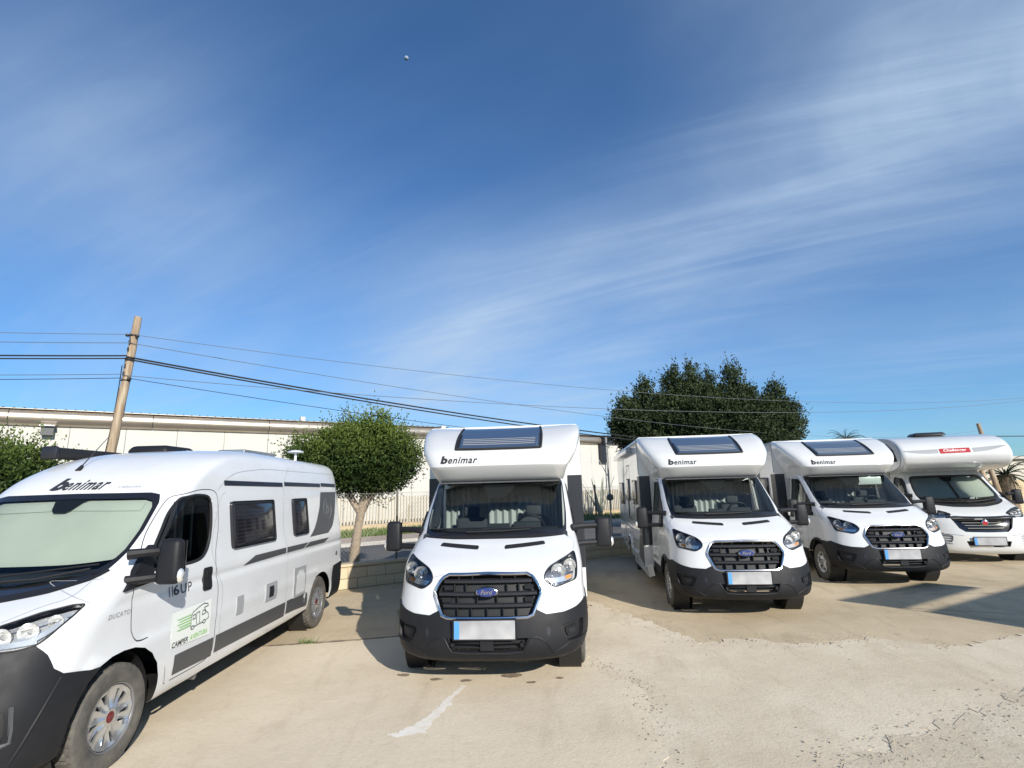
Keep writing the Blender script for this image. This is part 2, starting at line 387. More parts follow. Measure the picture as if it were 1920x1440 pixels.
def ribbon(S, pts, w, off=.002, mir=False, closed=False):
    """thin strip following (t,v) points on the shell"""
    pts = chaikin(list(pts))
    P = [];
    for i in range(len(pts) - 1):
        k = max(1, int(math.hypot((pts[i + 1][0] - pts[i][0]) * KT, (pts[i + 1][1] - pts[i][1]) * KV) / .05))
        for q in range(k): P.append(tuple(pts[i][j] + (pts[i + 1][j] - pts[i][j]) * q / k for j in (0, 1)))
    P.append(pts[-1]); T = np.array([p[0] for p in P]); V = np.array([p[1] for p in P]); Q = S.P(T, V); nn = S.nrm(T, V); Q = Q + nn * off
    d = np.gradient(Q, axis=0); s_ = np.cross(nn, d); s_ /= np.linalg.norm(s_, axis=1, keepdims=True) + 1e-9
    A = Q - s_ * w / 2; B = Q + s_ * w / 2; n = len(P); m = MB()
    m.add([tuple(q) for q in A] + [tuple(q) for q in B], [(i, i + 1, n + i + 1, n + i) for i in range(n - 1)])
    if mir: m.mirror() if min(p[0] for p in pts) < .004 else setattr(m, 'pair', True)
    return m
def edge_tube(S, pts, r, off=0., n=6, mir=False, close=False):
    if close: pts = list(pts) + [pts[0]]
    P = []
    for i in range(len(pts) - 1):
        k = max(1, int(math.hypot((pts[i + 1][0] - pts[i][0]) * KT, (pts[i + 1][1] - pts[i][1]) * KV) / .04))
        for q in range(k): P.append(tuple(pts[i][j] + (pts[i + 1][j] - pts[i][j]) * q / k for j in (0, 1)))
    P.append(pts[-1]); T = np.array([p[0] for p in P]); V = np.array([p[1] for p in P]); Q = S.P(T, V) + S.nrm(T, V) * off
    m = MB(); m.tube([tuple(q) for q in Q], r, n)
    if mir: m.mirror() if min(p[0] for p in pts) < .004 else setattr(m, 'pair', True)
    return m
FONT = None
def text2d(s, size=1., bold=0., shear=0., wide=1., space=1.):
    c = bpy.data.curves.new('txt', 'FONT'); c.body = s; c.size = size; c.offset = bold; c.shear = shear; c.space_character = space; c.resolution_u = 3
    o = bpy.data.objects.new('txt', c); me = bpy.data.meshes.new_from_object(o)
    V = [(v.co.x * wide, v.co.y) for v in me.vertices]; F = [tuple(p.vertices) for p in me.polygons]
    bpy.data.objects.remove(o); bpy.data.curves.remove(c); bpy.data.meshes.remove(me)
    return V, F
def fit(V, w=None, h=None):
    x0 = min(p[0] for p in V); x1 = max(p[0] for p in V); y0 = min(p[1] for p in V); y1 = max(p[1] for p in V)
    sx = w / (x1 - x0) if w else None; sy = h / (y1 - y0) if h else None
    sx = sx or sy; sy = sy or sx
    return [((p[0] - x0) * sx, (p[1] - y0) * sy) for p in V]
def circ(cx, cy, r, n=24, ry=None):
    ry = ry or r; return [(cx + r * math.cos(2 * math.pi * k / n), cy + ry * math.sin(2 * math.pi * k / n)) for k in range(n)]

# ------------------------------------------------------------------ wheels
def make_wheel(parent, x, y, side, r=.345, w=.215, rimr=.215, kind='twin', dirt=False, tread=False, master={}):
    """wheel thing part: tyre + rim + hubcap; side=+1 outer face towards +y. Meshes are shared between alike wheels"""
    key = (side, r, kind, tread)
    root = None
    def loc(o): o.location = (x, y, r); return o
    if key in master:
        tyre_me, kids = master[key]
        t = loc(link('wheel', tyre_me, parent))
        for nm, me in kids: link(nm, me, t)
        return t
    h = w / 2
    prof = [(rimr, -h * .78), (rimr + .02, -h * .93), (r - .05, -h), (r - .018, -h * .93), (r - .002, -h * .80),
            (r, -h * .62), (r, -h * .56), (r - .009, -h * .545), (r - .009, -h * .50), (r, -h * .485), (r + .001, -h * .20), (r + .001, -h * .17), (r - .009, -h * .155), (r - .009, -h * .10), (r, -h * .085),
            (r, h * .085), (r - .009, h * .10), (r - .009, h * .155), (r + .001, h * .17), (r + .001, h * .20), (r, h * .485), (r - .009, h * .50), (r - .009, h * .545), (r, h * .56), (r, h * .62),
            (r - .002, h * .80), (r - .018, h * .93), (r - .05, h), (rimr + .055, h * 1.0), (rimr + .045, h * .965), (rimr + .02, h * .93), (rimr, h * .78)]
    m = MB(); n = 144 if tread else 40; m.lathe(prof, (0, 0, 0), 'Y', n)
    if tread:   # sipes cut across the shoulder and middle ribs
        V = np.array(m.v); rr = np.hypot(V[:, 0], V[:, 2]); k = np.arange(len(V)) % n; hh = np.abs(V[:, 1]) / h
        cut = (k % 4 == 0) & (rr > r - .004) & (hh > .55); cut |= (k % 4 == 2) & (rr > r - .004) & (hh < .5)
        f = np.where(cut, (r - .008) / rr, 1.0); V[:, 0] *= f; V[:, 2] *= f; m.v = [tuple(p) for p in V]
    tm = m.mesh('tyre', True, angle=28); tm.materials.append(M['rubber'])
    kids = [('tyre', tm)]
    b = MB().lathe([(0.0, .02), (.06, .03), (rimr * .7, .0), (rimr * .93, h * .2), (rimr, h * .6), (rimr + .004, h * .88), (rimr + .012, h * .92), (rimr + .012, h * .86), (rimr + .004, -h * .7)], (0, 0, 0), 'Y', 40)
    b.v = [(p[0], p[1] * side, p[2]) for p in b.v]
    tyre = b.build('wheel', M['steel'], parent, smooth=True, angle=40); loc(tyre)
    # hubcap: dished disc with openings between the spokes
    ns = 5 if kind == 'twin' else 6; holes = []; R1 = rimr * .98
    for q in range(ns):
        a0 = 2 * math.pi * (q + .5) / ns + .3
        if kind == 'twin':
            for sgn in (-1, 1):      # two slots beside each spoke pair
                c = a0 + sgn * .23
                holes.append(roundpoly([(rr * math.cos(c + dd * 1.0), rr * math.sin(c + dd)) for rr, dd in ((R1 * .50, -.05), (R1 * .88, -.13), (R1 * .88, .07 + .03 * sgn), (R1 * .50, .05))], .006))
        else:
            holes.append(roundpoly([(rr * math.cos(a0 + dd), rr * math.sin(a0 + dd)) for rr, dd in ((R1 * .52, -.10), (R1 * .84, -.25), (R1 * .84, .25), (R1 * .52, .10))], .02))
    grid = [(rr * math.cos(a), rr * math.sin(a)) for rr in np.linspace(R1 * .1, R1 * .95, 12) for a in np.linspace(0, 2 * math.pi, 40, endpoint=False)]
    ov, F, loops = tri2d(circ(0, 0, R1, 48), holes, grid)
    def hz(a, bb):
        rr = math.hypot(a, bb) / R1; th = math.atan2(bb, a)
        return h * (.86 - .22 * max(0, 1 - ((rr - .62) / .42) ** 2) if rr > .25 else .80 - .1 * (1 - (rr / .25) ** 2) * 0) - .006 * math.cos(ns * 2 * (th - .3)) * (rr > .3)
    cm = MB(); cm.add([(p[0], hz(*p) * side, p[1]) for p in ov], F)
    for lp in loops:
        k = len(lp); cm.add([(p[0], hz(*p) * side, p[1]) for p in lp] + [(p[0], (hz(*p) - .014) * side, p[1]) for p in lp], [(i, (i + 1) % k, k + (i + 1) % k, k + i) for i in range(k)])
    kids.append(('hubcap', cm.mesh('hubcap', True, angle=30))); kids[-1][1].materials.append(M['alloy'])
    e = MB().lathe([(0, h * .86), (.018, h * .86), (.022, h * .82), (.04, h * .80), (.04, h * .7)], (0, 0, 0), 'Y', 20); e.v = [(p[0], p[1] * side, p[2]) for p in e.v]
    kids.append(('hub_emblem', e.mesh('hub_emblem', True, angle=40))); kids[-1][1].materials.append(M['darkred'] if kind == 'twin' else M['alloy'])
    for nm, me in kids: link(nm, me, tyre)
    master[key] = (tyre.data, kids)
    return tyre

def make_mirror(parent, side, x=-1.2, y0=.95, y1=1.40, z=1.395, lamp='chrome', arm=True, scale=1.):
    """long-arm door mirror: black base plate, two arms, tall rounded housing"""
    h = .36 * scale; w = .20 * scale
    o = rbox('mirror', (0, 0, 0), (.13, w, h), M['plastic'], parent, .045, 3, taper=(.8, .9))
    yc = (y1 - w / 2) * side; o.location = (x - .03, yc, z)
    def child(nm, mb, m, sm=False):
        mb.v = [(p[0] - (x - .03), p[1] - yc, p[2] - z) for p in mb.v]; return mb.build(nm, m, o, smooth=sm)
    for dz in (.08, -.12):
        a = MB().tube([(x + .10, (y0 - .03) * side, z + dz - .01), (x + .05, (y0 + .09) * side, z + dz), (x - .02, (y1 - w + .02) * side, z + dz)], [.042, .034, .034], 8); child('mirror_arm', a, M['plastic'], True)
    g = MB().box((x - .10, yc, z + .03), (.008, w * .8, h * .72)); child('mirror_glass', g, M['chrome'])
    l = MB().lathe([(0, .03), (.02, .026), (.03, .012), (.032, 0)], (x - .02, (y1 - .01) * side, z - .11), 'Y', 12, sx=1.1, sy=1.8)
    l.v = [(p[0], y1 * side + (p[1] - (y1 - .01) * side) * side - .01 * side, p[2]) for p in l.v]; child('indicator_lamp', l, M['reflector'], True)
    return o

def plate(parent, y, z, x, w=.52, h=.11, tilt=0):
    p = rbox('plate_frame', (x - .006, y, z), (.012, w + .03, h + .03), M['plastic'], parent, .004, 1)
    p = rbox('licence_plate', (x, y, z), (.012, w, h), M['plate'], parent, .004, 1)
    MB().box((x + .0075, y - w / 2 + .03, z), (.003, .05, h - .012)).build('blue_band', M['euroblue'], p)
    return p

def surf_front_text(S, parent, name, V, F, y0, z0, m, off=.004, slope=0.):
    """lay flat lettering on the front of a shell: text x -> +y, text y -> z"""
    mb = MB(); P = []
    for a, b in V:
        y = y0 + a; z = z0 + b + slope * a; t, v = S.front(y, z); q = S.P(t, v); n = S.nrm(t, v)
        P.append((q[0] + n[0] * off + .002, y, q[2] + n[2] * off))
    mb.add(P, F); return mb.build(name, m, parent)
def flank_y(S, z, v=None):
    vv = np.linspace(0, S.N, 400); Q = S.P(np.full(400, 1.5), vv); return float(np.interp(z, Q[:, 2], Q[:, 1]))
def tz(S, x, z):
    return S.side(x, z)

# ------------------------------------------------------------------ coachbuilt motorhome on a panelled cab
TR_ROWS = [(-.09, .295, .84, .305, -.55, 3.2, -2.5, .29), (-.03, .345, .95, .35, -.62, 3.0, -2.5, .34), (0, .45, 1.0, .47, -.66, 2.8, -2.5, .45),
 (-.015, .60, 1.01, .62, -.68, 2.8, -2.5, .60), (-.04, .75, 1.01, .78, -.70, 2.7, -2.5, .75), (-.07, .90, 1.0, .94, -.74, 2.6, -2.5, .90),
 (-.11, 1.02, 1.0, 1.08, -.80, 2.6, -2.5, 1.05), (-.155, 1.085, .995, 1.18, -.9, 2.6, -2.5, 1.15), (-.27, 1.16, .99, 1.245, -1.0, 2.6, -2.5, 1.22),
 (-.45, 1.25, .98, 1.30, -1.1, 2.6, -2.5, 1.29), (-.65, 1.335, .97, 1.36, -1.2, 2.7, -2.5, 1.36), (-.86, 1.41, .955, 1.42, -1.3, 2.9, -2.5, 1.43),
 (-1.10, 1.61, .935, 1.60, -1.5, 3.2, -2.5, 1.6), (-1.35, 1.82, .91, 1.80, -1.72, 3.4, -2.5, 1.8), (-1.60, 2.03, .885, 2.00, -1.95, 3.6, -2.5, 2.0),
 (-1.72, 2.12, .86, 2.10, -2.05, 3.6, -2.5, 2.1)]
CAP_ROWS = [(-1.64, 2.05, .84, 2.03, -2.2, 5, -2.7, 2.0), (-1.56, 2.085, .86, 2.06, -2.1, 5.5, -2.7, 2.0), (-1.47, 2.15, .89, 2.14, -2.0, 6, -2.7, 2.05), (-1.385, 2.235, .92, 2.225, -1.95, 7, -2.7, 2.12), (-1.375, 2.25, .93, 2.245, -1.95, 7, -2.7, 2.16),
 (-1.395, 2.275, .96, 2.275, -1.95, 6, -2.7, 2.22), (-1.50, 2.42, 1.06, 2.45, -2.05, 5, -2.7, 2.4), (-1.72, 2.57, 1.12, 2.62, -2.3, 4.5, -2.75, 2.6), (-1.98, 2.70, 1.15, 2.76, -2.5, 4.2, -2.8, 2.75), (-2.25, 2.81, 1.14, 2.86, -2.7, 4, -2.85, 2.84), (-2.5, 2.86, 1.08, 2.895, -2.8, 4, -2.9, 2.88), (-2.75, 2.885, .96, 2.90, -2.95, 4, -3.05, 2.895)]
ZM = [0]
def arch_pts(cx, cz, r, z0, n=14, e=2.2):
    """wheel arch outline in (x,z) from the front foot over the top to the rear foot"""
    a0 = math.asin(max(-1, (z0 - cz) / r)); o = []
    for i in range(n + 1):
        a = a0 + (math.pi - 2 * a0) * i / n; c, s_ = math.cos(a), math.sin(a); k = (abs(c) ** e + abs(s_) ** e) ** (-1 / e); o.append((cx + r * c * k, cz + r * s_ * k))
    return o
def camper_logo(w):
    """outline of a small camper drawing, as polylines in 0..w"""
    k = w
    body = [(.30, .22), (.30, .62), (.36, .74), (.60, .86), (.78, .92), (.93, .86), (.95, .78), (.80, .76), (.86, .62), (.96, .50), (.97, .34), (.90, .30)]
    base = [(.44, .22), (.72, .26)]; door = [(.50, .30), (.50, .66), (.62, .68), (.62, .30)]; win = [(.36, .48), (.36, .62), (.46, .64), (.46, .50), (.36, .48)]; cabw = [(.72, .52), (.74, .68), (.82, .66), (.85, .54), (.72, .52)]
    rings = [[(.37 + .06 * math.cos(a), .20 + .06 * math.sin(a)) for a in np.linspace(0, 6.283, 12)], [(.80 + .06 * math.cos(a), .26 + .06 * math.sin(a)) for a in np.linspace(0, 6.283, 12)]]
    return [[(p[0] * k, p[1] * k) for p in l] for l in [body, base, door, win, cabw] + rings]
def flat_ribbon(pts, w):
    """2d polyline -> quads as (verts, faces)"""
    V = []; F = []
    for a, b in zip(pts[:-1], pts[1:]):
        d = Vector(b) - Vector(a); 
        if d.length < 1e-6: continue
        n = Vector((-d.y, d.x)).normalized() * w / 2; e = d.normalized() * w / 2; k = len(V)
        V += [tuple(Vector(a) - e - n), tuple(Vector(b) + e - n), tuple(Vector(b) + e + n), tuple(Vector(a) - e + n)]; F += [(k, k + 1, k + 2, k + 3)]
    return V, F

def make_motorhome(name, label, cat, group):
    T = thing(name, label, cat, group=group); S = Surf(TR_ROWS); fr = S.front; sd = S.side
    arch = arch_pts(-1.02, .36, .43, .27)
    archT = [sd(x, max(z, .262)) for x, z in arch]
    grille = [fr(.0, 1.092), fr(.40, 1.085), fr(.455, 1.06), fr(.535, .935), fr(.535, .90), fr(.455, .715), fr(.40, .695), (0, fr(0, .693)[1])]
    grille[0] = (0, grille[0][1])
    lowg = [(0, fr(0, .515)[1]), fr(.405, .515), fr(.34, .40), (0, fr(0, .395)[1])]
    fog = rp([fr(.70, .60), fr(.955, .635), fr(.935, .46), fr(.775, .455)], .05)
    seam = [(.885, 4.0), (.778, 4.15), (.60, 3.85), (.485, 3.72), (.36, 3.72)]
    gk = [p for p in grille if p[1] < 4.6]
    # arch index where the bumper meets it
    iseam = min(range(8), key=lambda i: abs(archT[i][1] - 4.0) + (0 if arch[i][0] > -1.02 else 9))
    bump = [(0, 0), (.3, 0), (.6, 0), (.8, 0), (.9, .12)] + archT[0:iseam + 1] + seam + [fr(.49, .76)] + [fr(.455, .708), fr(.40, .688), (0, fr(0, .686)[1])]
    lowg_c = [(0, lowg[0][1])] + lowg[1:3] + [(0, lowg[3][1])]
    bump2 = [(0, 0), (.3, 0), (.6, 0), (.8, 0), (.9, .12)] + archT[0:iseam + 1] + seam + [fr(.49, .76), fr(.455, .708), fr(.40, .688), (0, fr(0, .686)[1]), (0, lowg[0][1]), lowg[1], lowg[2], (0, lowg[3][1])]
    b = patch(S, bump2, [fog], off=.012, rim=.04, center=True).build('bumper', M['plastic'], T, smooth=True, merge=True)
    patch(S, fog, off=-.03).build('fog_lamp_recess', M['matblack'], b, smooth=True)
    patch(S, rp([fr(.77, .575), fr(.91, .59), fr(.90, .50), fr(.80, .49)], .03), off=-.012, rim=.02).build('fog_lamp_pocket', M['plastic'], b, smooth=True)
    patch(S, rp([fr(.80, .555), fr(.88, .565), fr(.875, .52), fr(.82, .515)], .02), off=-.008).build('fog_lamp', M['matblack'], b, smooth=True)
    edge_tube(S, [fr(.98, .47), fr(.80, .44), fr(.70, .39), fr(.62, .345)], .006, .012, mir=True).build('bumper_crease', M['plastic'], b, smooth=True)
    # valance scoop outline
    edge_tube(S, [fr(.66, .335), fr(.58, .46), fr(.50, .51), fr(.42, .515), fr(.35, .39), fr(.2, .375), (0, fr(0, .378)[1])], .010, .010, mir=True).build('bumper_scoop', M['plastic'], b, smooth=True)
    g = patch(S, lowg_c, off=-.06).build('lower_grille', M['matblack'], b, smooth=True)
    for zz in (.43, .47): MB().tube([(-.03, -.37, zz), (.0, 0, zz), (-.03, .37, zz)], .008, 6).build('grille_bar', M['plastic'], b, smooth=True)
    for s_ in (1, -1): MB().lathe([(0, .02), (.018, .018), (.022, 0), (.022, -.05)], (.005, .34 * s_, .46), 'X', 14).build('parking_sensor', M['plastic'], b, smooth=True)
    MB().box((.0, 0, .45), (.03, .13, .09)).build('radar_cover', M['plastic'], b)
    patch(S, circ(*fr(.60, .56), .012, 16, .25), off=.014).build('tow_eye_cover', M['panel'], b, smooth=True)
    # grille
    gl = grille
    back = patch(S, gl, off=-.075).build('grille', M['matblack'], T, smooth=True)
    edge_tube(S, [fr(.0, 1.092), fr(.40, 1.085), fr(.455, 1.06), fr(.535, .935), fr(.535, .90), fr(.455, .715), fr(.40, .695), (0, fr(0, .693)[1])], .017, .006, n=8, mir=True).build('chrome_surround', M['chrome'], back, smooth=True)
    for zz, yw in ((1.02, .45), (.905, .50), (.80, .45)):
        pr = []
        for y in np.linspace(-yw, yw, 13):
            q = S.P(*fr(y, zz)); pr.append((q[0] - .012, y, zz))
        m = MB(); V = []
        for p in pr: V += [(p[0] - .03, p[1], p[2] + .022), (p[0], p[1], p[2] + .012), (p[0], p[1], p[2] - .012), (p[0] - .03, p[1], p[2] - .022)]
        m.add(V, [(i * 4 + k, i * 4 + k + 1, i * 4 + 5 + k, i * 4 + 4 + k) for i in range(12) for k in range(3)] + [(0, 1, 2, 3), (48, 51, 50, 49)])
        m.build('grille_slat', M['panel'], back, smooth=False)
    for zz, ys in ((1.06, (-.3, -.16, .14, .28)), (.962, (-.34, -.22, .2, .32)), (.85, (-.30, -.1, .1, .3)), (.74, (-.3, -.16, 0, .16, .3))):
        for y in ys:
            q = S.P(*fr(y, zz)); MB().box((q[0] - .05, y, zz), (.05, .008, .07)).build('grille_rib', M['matblack'], back)
    for y, zz in ((-.40, .962), (.42, .962), (-.42, .85), (.42, .85)):
        q = S.P(*fr(y, zz)); MB().box((q[0] - .04, y, zz), (.02, .09, .045)).build('grille_insert', M['plastic'], back)
    # badge
    q = S.P(*fr(0, .936)); bx = q[0] + .03
    bd = MB().lathe([(0, .012), (.085, .012), (.112, .0), (.112, -.05)], (bx, 0, .932), 'X', 32, sx=1.0, sy=.42).build('badge', M['chrome'], back, smooth=True)
    MB().lathe([(0, .004), (.096, .004), (.1, 0)], (bx + .012, 0, .932), 'X', 32, sx=1.0, sy=.40).build('badge_field', M['blue'], back, smooth=True)
    V, F = text2d('Ford', 1, .02, .35); V = fit(V, .125, .042); MB().add([(bx + .018, a - .0625, c + .912) for a, c in V], F).build('badge_lettering', M['chrome'], back)
    # headlights
    hl = rp([fr(.575, 1.015), fr(.585, 1.085), fr(.64, 1.14), fr(.75, 1.185), fr(.912, 1.252), fr(.93, 1.14), fr(.918, 1.0), fr(.80, .975), fr(.68, .945)], .05, 3)
    for s_ in (1, -1):
        def half(mb):
            if s_ < 0: mb.v = [(x, -y, z) for x, y, z in mb.v]
            return mb
        h = half(patch(S, hl, off=-.045, both=False)).build('headlight', M['lampgrey'], T, smooth=True)
        half(patch(S, hl, off=.003, rim=.03, both=False)).build('lamp_lens', M['lens'], h, smooth=True)
        for y, zz, rr in ((.725, 1.085, .076), (.85, 1.13, .066)):
            q = S.P(*fr(y, zz)); half(MB().lathe([(rr, -.005), (rr * .92, -.02), (rr * .6, -.045), (rr * .25, -.055), (rr * .22, -.02), (0, -.015)], (q[0] - .012, y, zz), 'X', 20)).build('reflector_bowl', M['reflector'], h, smooth=True)
        half(patch(S, roundpoly([fr(.66, .985), fr(.62, 1.03), fr(.70, 1.035), fr(.80, 1.045), fr(.90, 1.06), fr(.90, 1.015), fr(.80, .995)], .03), off=-.025, both=False)).build('daytime_lamp', M['reflector'], h, smooth=True)
        half(patch(S, [fr(.815, 1.01), fr(.815, 1.045), fr(.87, 1.05), fr(.87, 1.018)], off=-.018, both=False)).build('turn_signal', M['amber'], h, smooth=True)
    # windscreen
    ws = [(0, fr(0, 1.412)[1]), (.30, 11.0), (.50, 10.92), (.565, 10.95), (.60, 11.2), (.625, 12.2), (.64, 13.6), (.642, 14.2), (.61, 14.45), (.3, 14.5), (0, 14.5)]
    ws[0] = (0, 11.0)
    wsi = [(0, 11.35), (.30, 11.35), (.50, 11.28), (.55, 11.33), (.575, 11.55), (.60, 12.4), (.612, 13.6), (.61, 13.95), (.58, 14.12), (.3, 14.16), (0, 14.16)]
    side = rp([sd(-1.30, 1.46), sd(-1.50, 1.66), sd(-1.80, 1.93), sd(-1.92, 1.985), sd(-2.28, 1.99), sd(-2.30, 1.5), sd(-2.22, 1.44), sd(-1.7, 1.43)], .06)
    # body: everything white above the bumper
    low = [sd(-1.47, .262), sd(-1.47, .50), sd(-2.5, .50)]
    archback = archT[iseam:]
    zsplit = [p for p, xz in zip(archT, arch) if xz[0] < -1.02 and xz[1] > .52]
    body = seam[::-1][0:0]
    top_arch = archT[iseam:len(archT) - 3]
    v55 = S.inv(0, 2, -2.49, .55, (1.5, 2), (0, 15))[1]
    body = [(0, grille[0][1])] + grille[1:5] + [fr(.49, .76)] + seam[::-1] + top_arch + [sd(-1.50, .55), sd(-2.0, .55), (2., v55), (2., 15), (1.5, 15), (1.0, 15), (.5, 15), (0, 15), (0, 14.5)] + ws[1:-1][::-1] + [(0, 11.0)]
    bo = patch(S, body, [hl, side], off=0, rim=.0).build('cab_body', M['white'], T, smooth=True, merge=True)
    edge_tube(S, hl, .006, .001, mir=True, close=True).build('headlight_gap', M['matblack'], bo, smooth=True)
    # black arch trim and sill cladding
    clad = top_arch[-6:] + [archT[-3], archT[-2], archT[-1], sd(-1.5, .262), (2., .3), (2., S.inv(0, 2, -2.49, .55, (1.5, 2), (0, 15))[1]), sd(-2.0, .55), sd(-1.50, .55)]
    patch(S, [sd(-1.455, .28), (1.98, .35), (1.98, S.inv(0, 2, -2.45, .55, (1.5, 2), (0, 15))[1]), sd(-2.0, .55), sd(-1.48, .55)], off=.004).build('sill_cladding', M['plastic'], bo, smooth=True)
    edge_tube(S, archT, .028, -.006, n=8, mir=True).build('wheel_arch_trim', M['plastic'], bo, smooth=True)
    # glass
    patch(S, ws, off=-.006, center=True).build('windscreen', M['glass'], T, smooth=True, merge=True)
    ring = [(0, 11.0)] + ws[1:-1] + [(0, 14.5), (0, 14.16)] + wsi[::-1][1:-1] + [(0, 11.35)]
    patch(S, ring, off=-.002).build('windscreen_border', M['black'], bo, smooth=True)
    patch(S, [(0, 14.2), (.19, 14.2), (.16, 13.9), (.11, 13.35), (.06, 13.1), (0, 13.1)], off=-.012).build('sensor_housing', M['matblack'], bo, smooth=True)
    sg = patch(S, side, off=-.008, rim=0).build('side_window', M['darkglass'], T, smooth=True)
    edge_tube(S, side, .012, .0, mir=True, close=True).build('window_frame', M['matblack'], sg, smooth=True)
    a, b2 = sd(-1.72, 1.44), sd(-1.72, 1.86); ribbon(S, [a, b2], .03, .002, True).build('window_bar', M['matblack'], sg)
    seams = [[sd(-1.36, 1.42), sd(-1.42, 1.2), sd(-1.46, .9), sd(-1.47, .58)], [sd(-2.34, .57), sd(-2.36, 1.2), sd(-2.36, 1.95), sd(-2.30, 2.04), sd(-1.95, 2.04), sd(-1.75, 1.93), sd(-1.36, 1.55)]]
    hood = [fr(.46, 1.088), fr(.56, 1.06), fr(.575, 1.06)]; hood2 = [fr(.90, 1.262), fr(.93, 1.30), (.70, 9.6), (.62, 10.5), (.575, 10.9)]
    for sm in seams: ribbon(S, sm, .008, .0015, True).build('door_gap', M['matblack'], bo)
    for sm in (hood, hood2): ribbon(S, sm, .006, .0015, True).build('panel_gap', M['midgrey'], bo)
    patch(S, roundpoly([sd(-2.08, 1.22), sd(-2.27, 1.22), sd(-2.27, 1.17), sd(-2.08, 1.17)], .01), off=.02, rim=.02).build('door_handle', M['plastic'], bo, smooth=True)
    for s_ in (1, -1):
        hv = patch(S, rp([fr(.145, 1.288), fr(.145, 1.322), fr(.58, 1.352), fr(.60, 1.322)], .02), off=.004, both=False)
        if s_ < 0: hv.v = [(x, -y, z) for x, y, z in hv.v]
        hv.build('hood_vent', M['matblack'], T, smooth=True)
    # wipers
    for ys, zs_ in (((-.76, -.52, -.20), (1.475, 1.45, 1.435)), ((-.33, .10, .42), (1.435, 1.44, 1.455))):
        pp = []
        for y, zz in zip(ys, zs_):
            q = fr(y, zz); p = S.P(*q) + S.nrm(*q) * .02; p[1] = y; pp.append(p)
        w = MB().tube([tuple(p) for p in pp], [.014, .010, .007], 6).build('wiper', M['matblack'], T, smooth=True)
        MB().tube([tuple(pp[1] + np.array([-.02, -.25, .03])), tuple(pp[2] + np.array([-.01, .14, .02]))], .006, 5).build('wiper_blade', M['matblack'], w, smooth=True)
    cowl = patch(S, [(0, 10.62), (.3, 10.62), (.56, 10.75), (.565, 10.95), (.5, 10.92), (.3, 11.0), (0, 11.0)], off=.004).build('cowl_panel', M['matblack'], T, smooth=True)
    # interior
    MB().prism([(-1.0, 1.22), (-.90, 1.36), (-1.0, 1.43), (-1.35, 1.47), (-1.48, 1.40), (-1.5, 1.0), (-1.1, 1.0)], lambda a, c: (a, -.86, c), lambda a, c: (a, .86, c)).build('dashboard', M['dash'], T, smooth=True)
    MB().box((-1.42, .37, 1.49), (.16, .34, .07)).build('instrument_hood', M['dash'], T)
    MB().box((-1.40, 0, 1.47), (.1, .28, .08)).build('centre_screen', M['dash'], T)
    ring_ = [(-1.62 + .07 * math.sin(a), .40 + .19 * math.cos(a), 1.42 + .18 * math.sin(a)) for a in np.linspace(0, 2 * math.pi, 25)]
    sw = MB().tube(ring_, .014, 8, cap=False).build('steering_wheel', M['matblack'], T, smooth=True)
    rbox('steering_hub', (-1.60, .40, 1.40), (.06, .16, .12), M['matblack'], sw, .02)
    for s_ in (1, -1):
        st = rbox('cab_seat', (-2.02, .43 * s_, 1.26), (.16, .44, .60), M['seat'], T, .06, 3)
        rbox('headrest', (-2.02, .43 * s_, 1.64), (.09, .22, .14), M['seat'], st, .04, 3)
        rbox('seat_cushion', (-1.78, .43 * s_, .98), (.5, .5, .14), M['seat'], st, .05, 3)
    for y0, y1, ztop in ((-.84, -.34, 1.98), (-.22, .40, 1.84), (.52, .84, 1.98)):
        yy = np.linspace(y0, y1, 34); xx = [-2.22 + .025 * math.sin(k * 1.15) + .01 * math.sin(k * .37) for k in range(34)]
        m = MB(); m.add([(x, y, 1.25) for x, y in zip(xx, yy)] + [(x, y, ztop + .02 * math.sin(y * 17)) for x, y in zip(xx, yy)], [(i, i + 1, 35 + i, 34 + i) for i in range(33)])
        m.build('curtain', M['curtain'], T, smooth=True)
    MB().box((-1.80, 0, 2.035), (.5, 1.6, .02)).build('headliner', M['seat'], T)
    MB().box((-1.7, 0, .95), (1.7, 1.7, .02)).build('cab_floor', M['dash'], T)
    MB().box((-.75, 0, 1.0), (.04, 1.5, .5)).build('engine_bulkhead', M['matblack'], T)
    # over-cab cap
    C_ = Surf(CAP_ROWS)
    NC = len(CAP_ROWS) - 1
    sk = [(C_.front(.57, 2.47)[0], 6.33), (C_.front(.58, 2.6)[0], 7.25), (C_.front(.58, 2.7)[0], 8.0), (C_.front(.585, 2.8)[0], 8.85), (0, 8.9), (0, 6.30)]
    sk = sk[::-1]
    t1 = C_.front(.57, 2.47)[0]; t2 = C_.front(.57, 2.8)[0]
    skp = [(0, 6.3), (t1, 6.3), ((t1 * 2 + t2) / 3, 7.2), ((t1 + 2 * t2) / 3, 8.1), (t2, 9.0), (0, 9.0)]
    cap = [(0, 0), (.5, 0), (1, 0), (1.5, 0), (2.0, 0), (2.0, NC), (1.5, NC), (1, NC), (.5, NC), (0, NC), (0, 9.0)] + skp[1:-1][::-1] + [(0, 6.3)]
    cp = patch(C_, cap, vstep=.25, center=True).build('overcab_cap', M['gel'], T, smooth=True, merge=True)
    cp.data.materials[0] = M['gel']
    skl = patch(C_, skp, off=.012, rim=.04, center=True, vstep=.25).build('skylight', M['skylight'], T, smooth=True, merge=True)
    edge_tube(C_, skp[1:5], .018, .012, mir=True).build('skylight_frame', M['matblack'], skl, smooth=True)
    edge_tube(C_, [(0, 6.3), (t1, 6.3)], .018, .012, mir=True).build('skylight_frame', M['matblack'], skl, smooth=True)
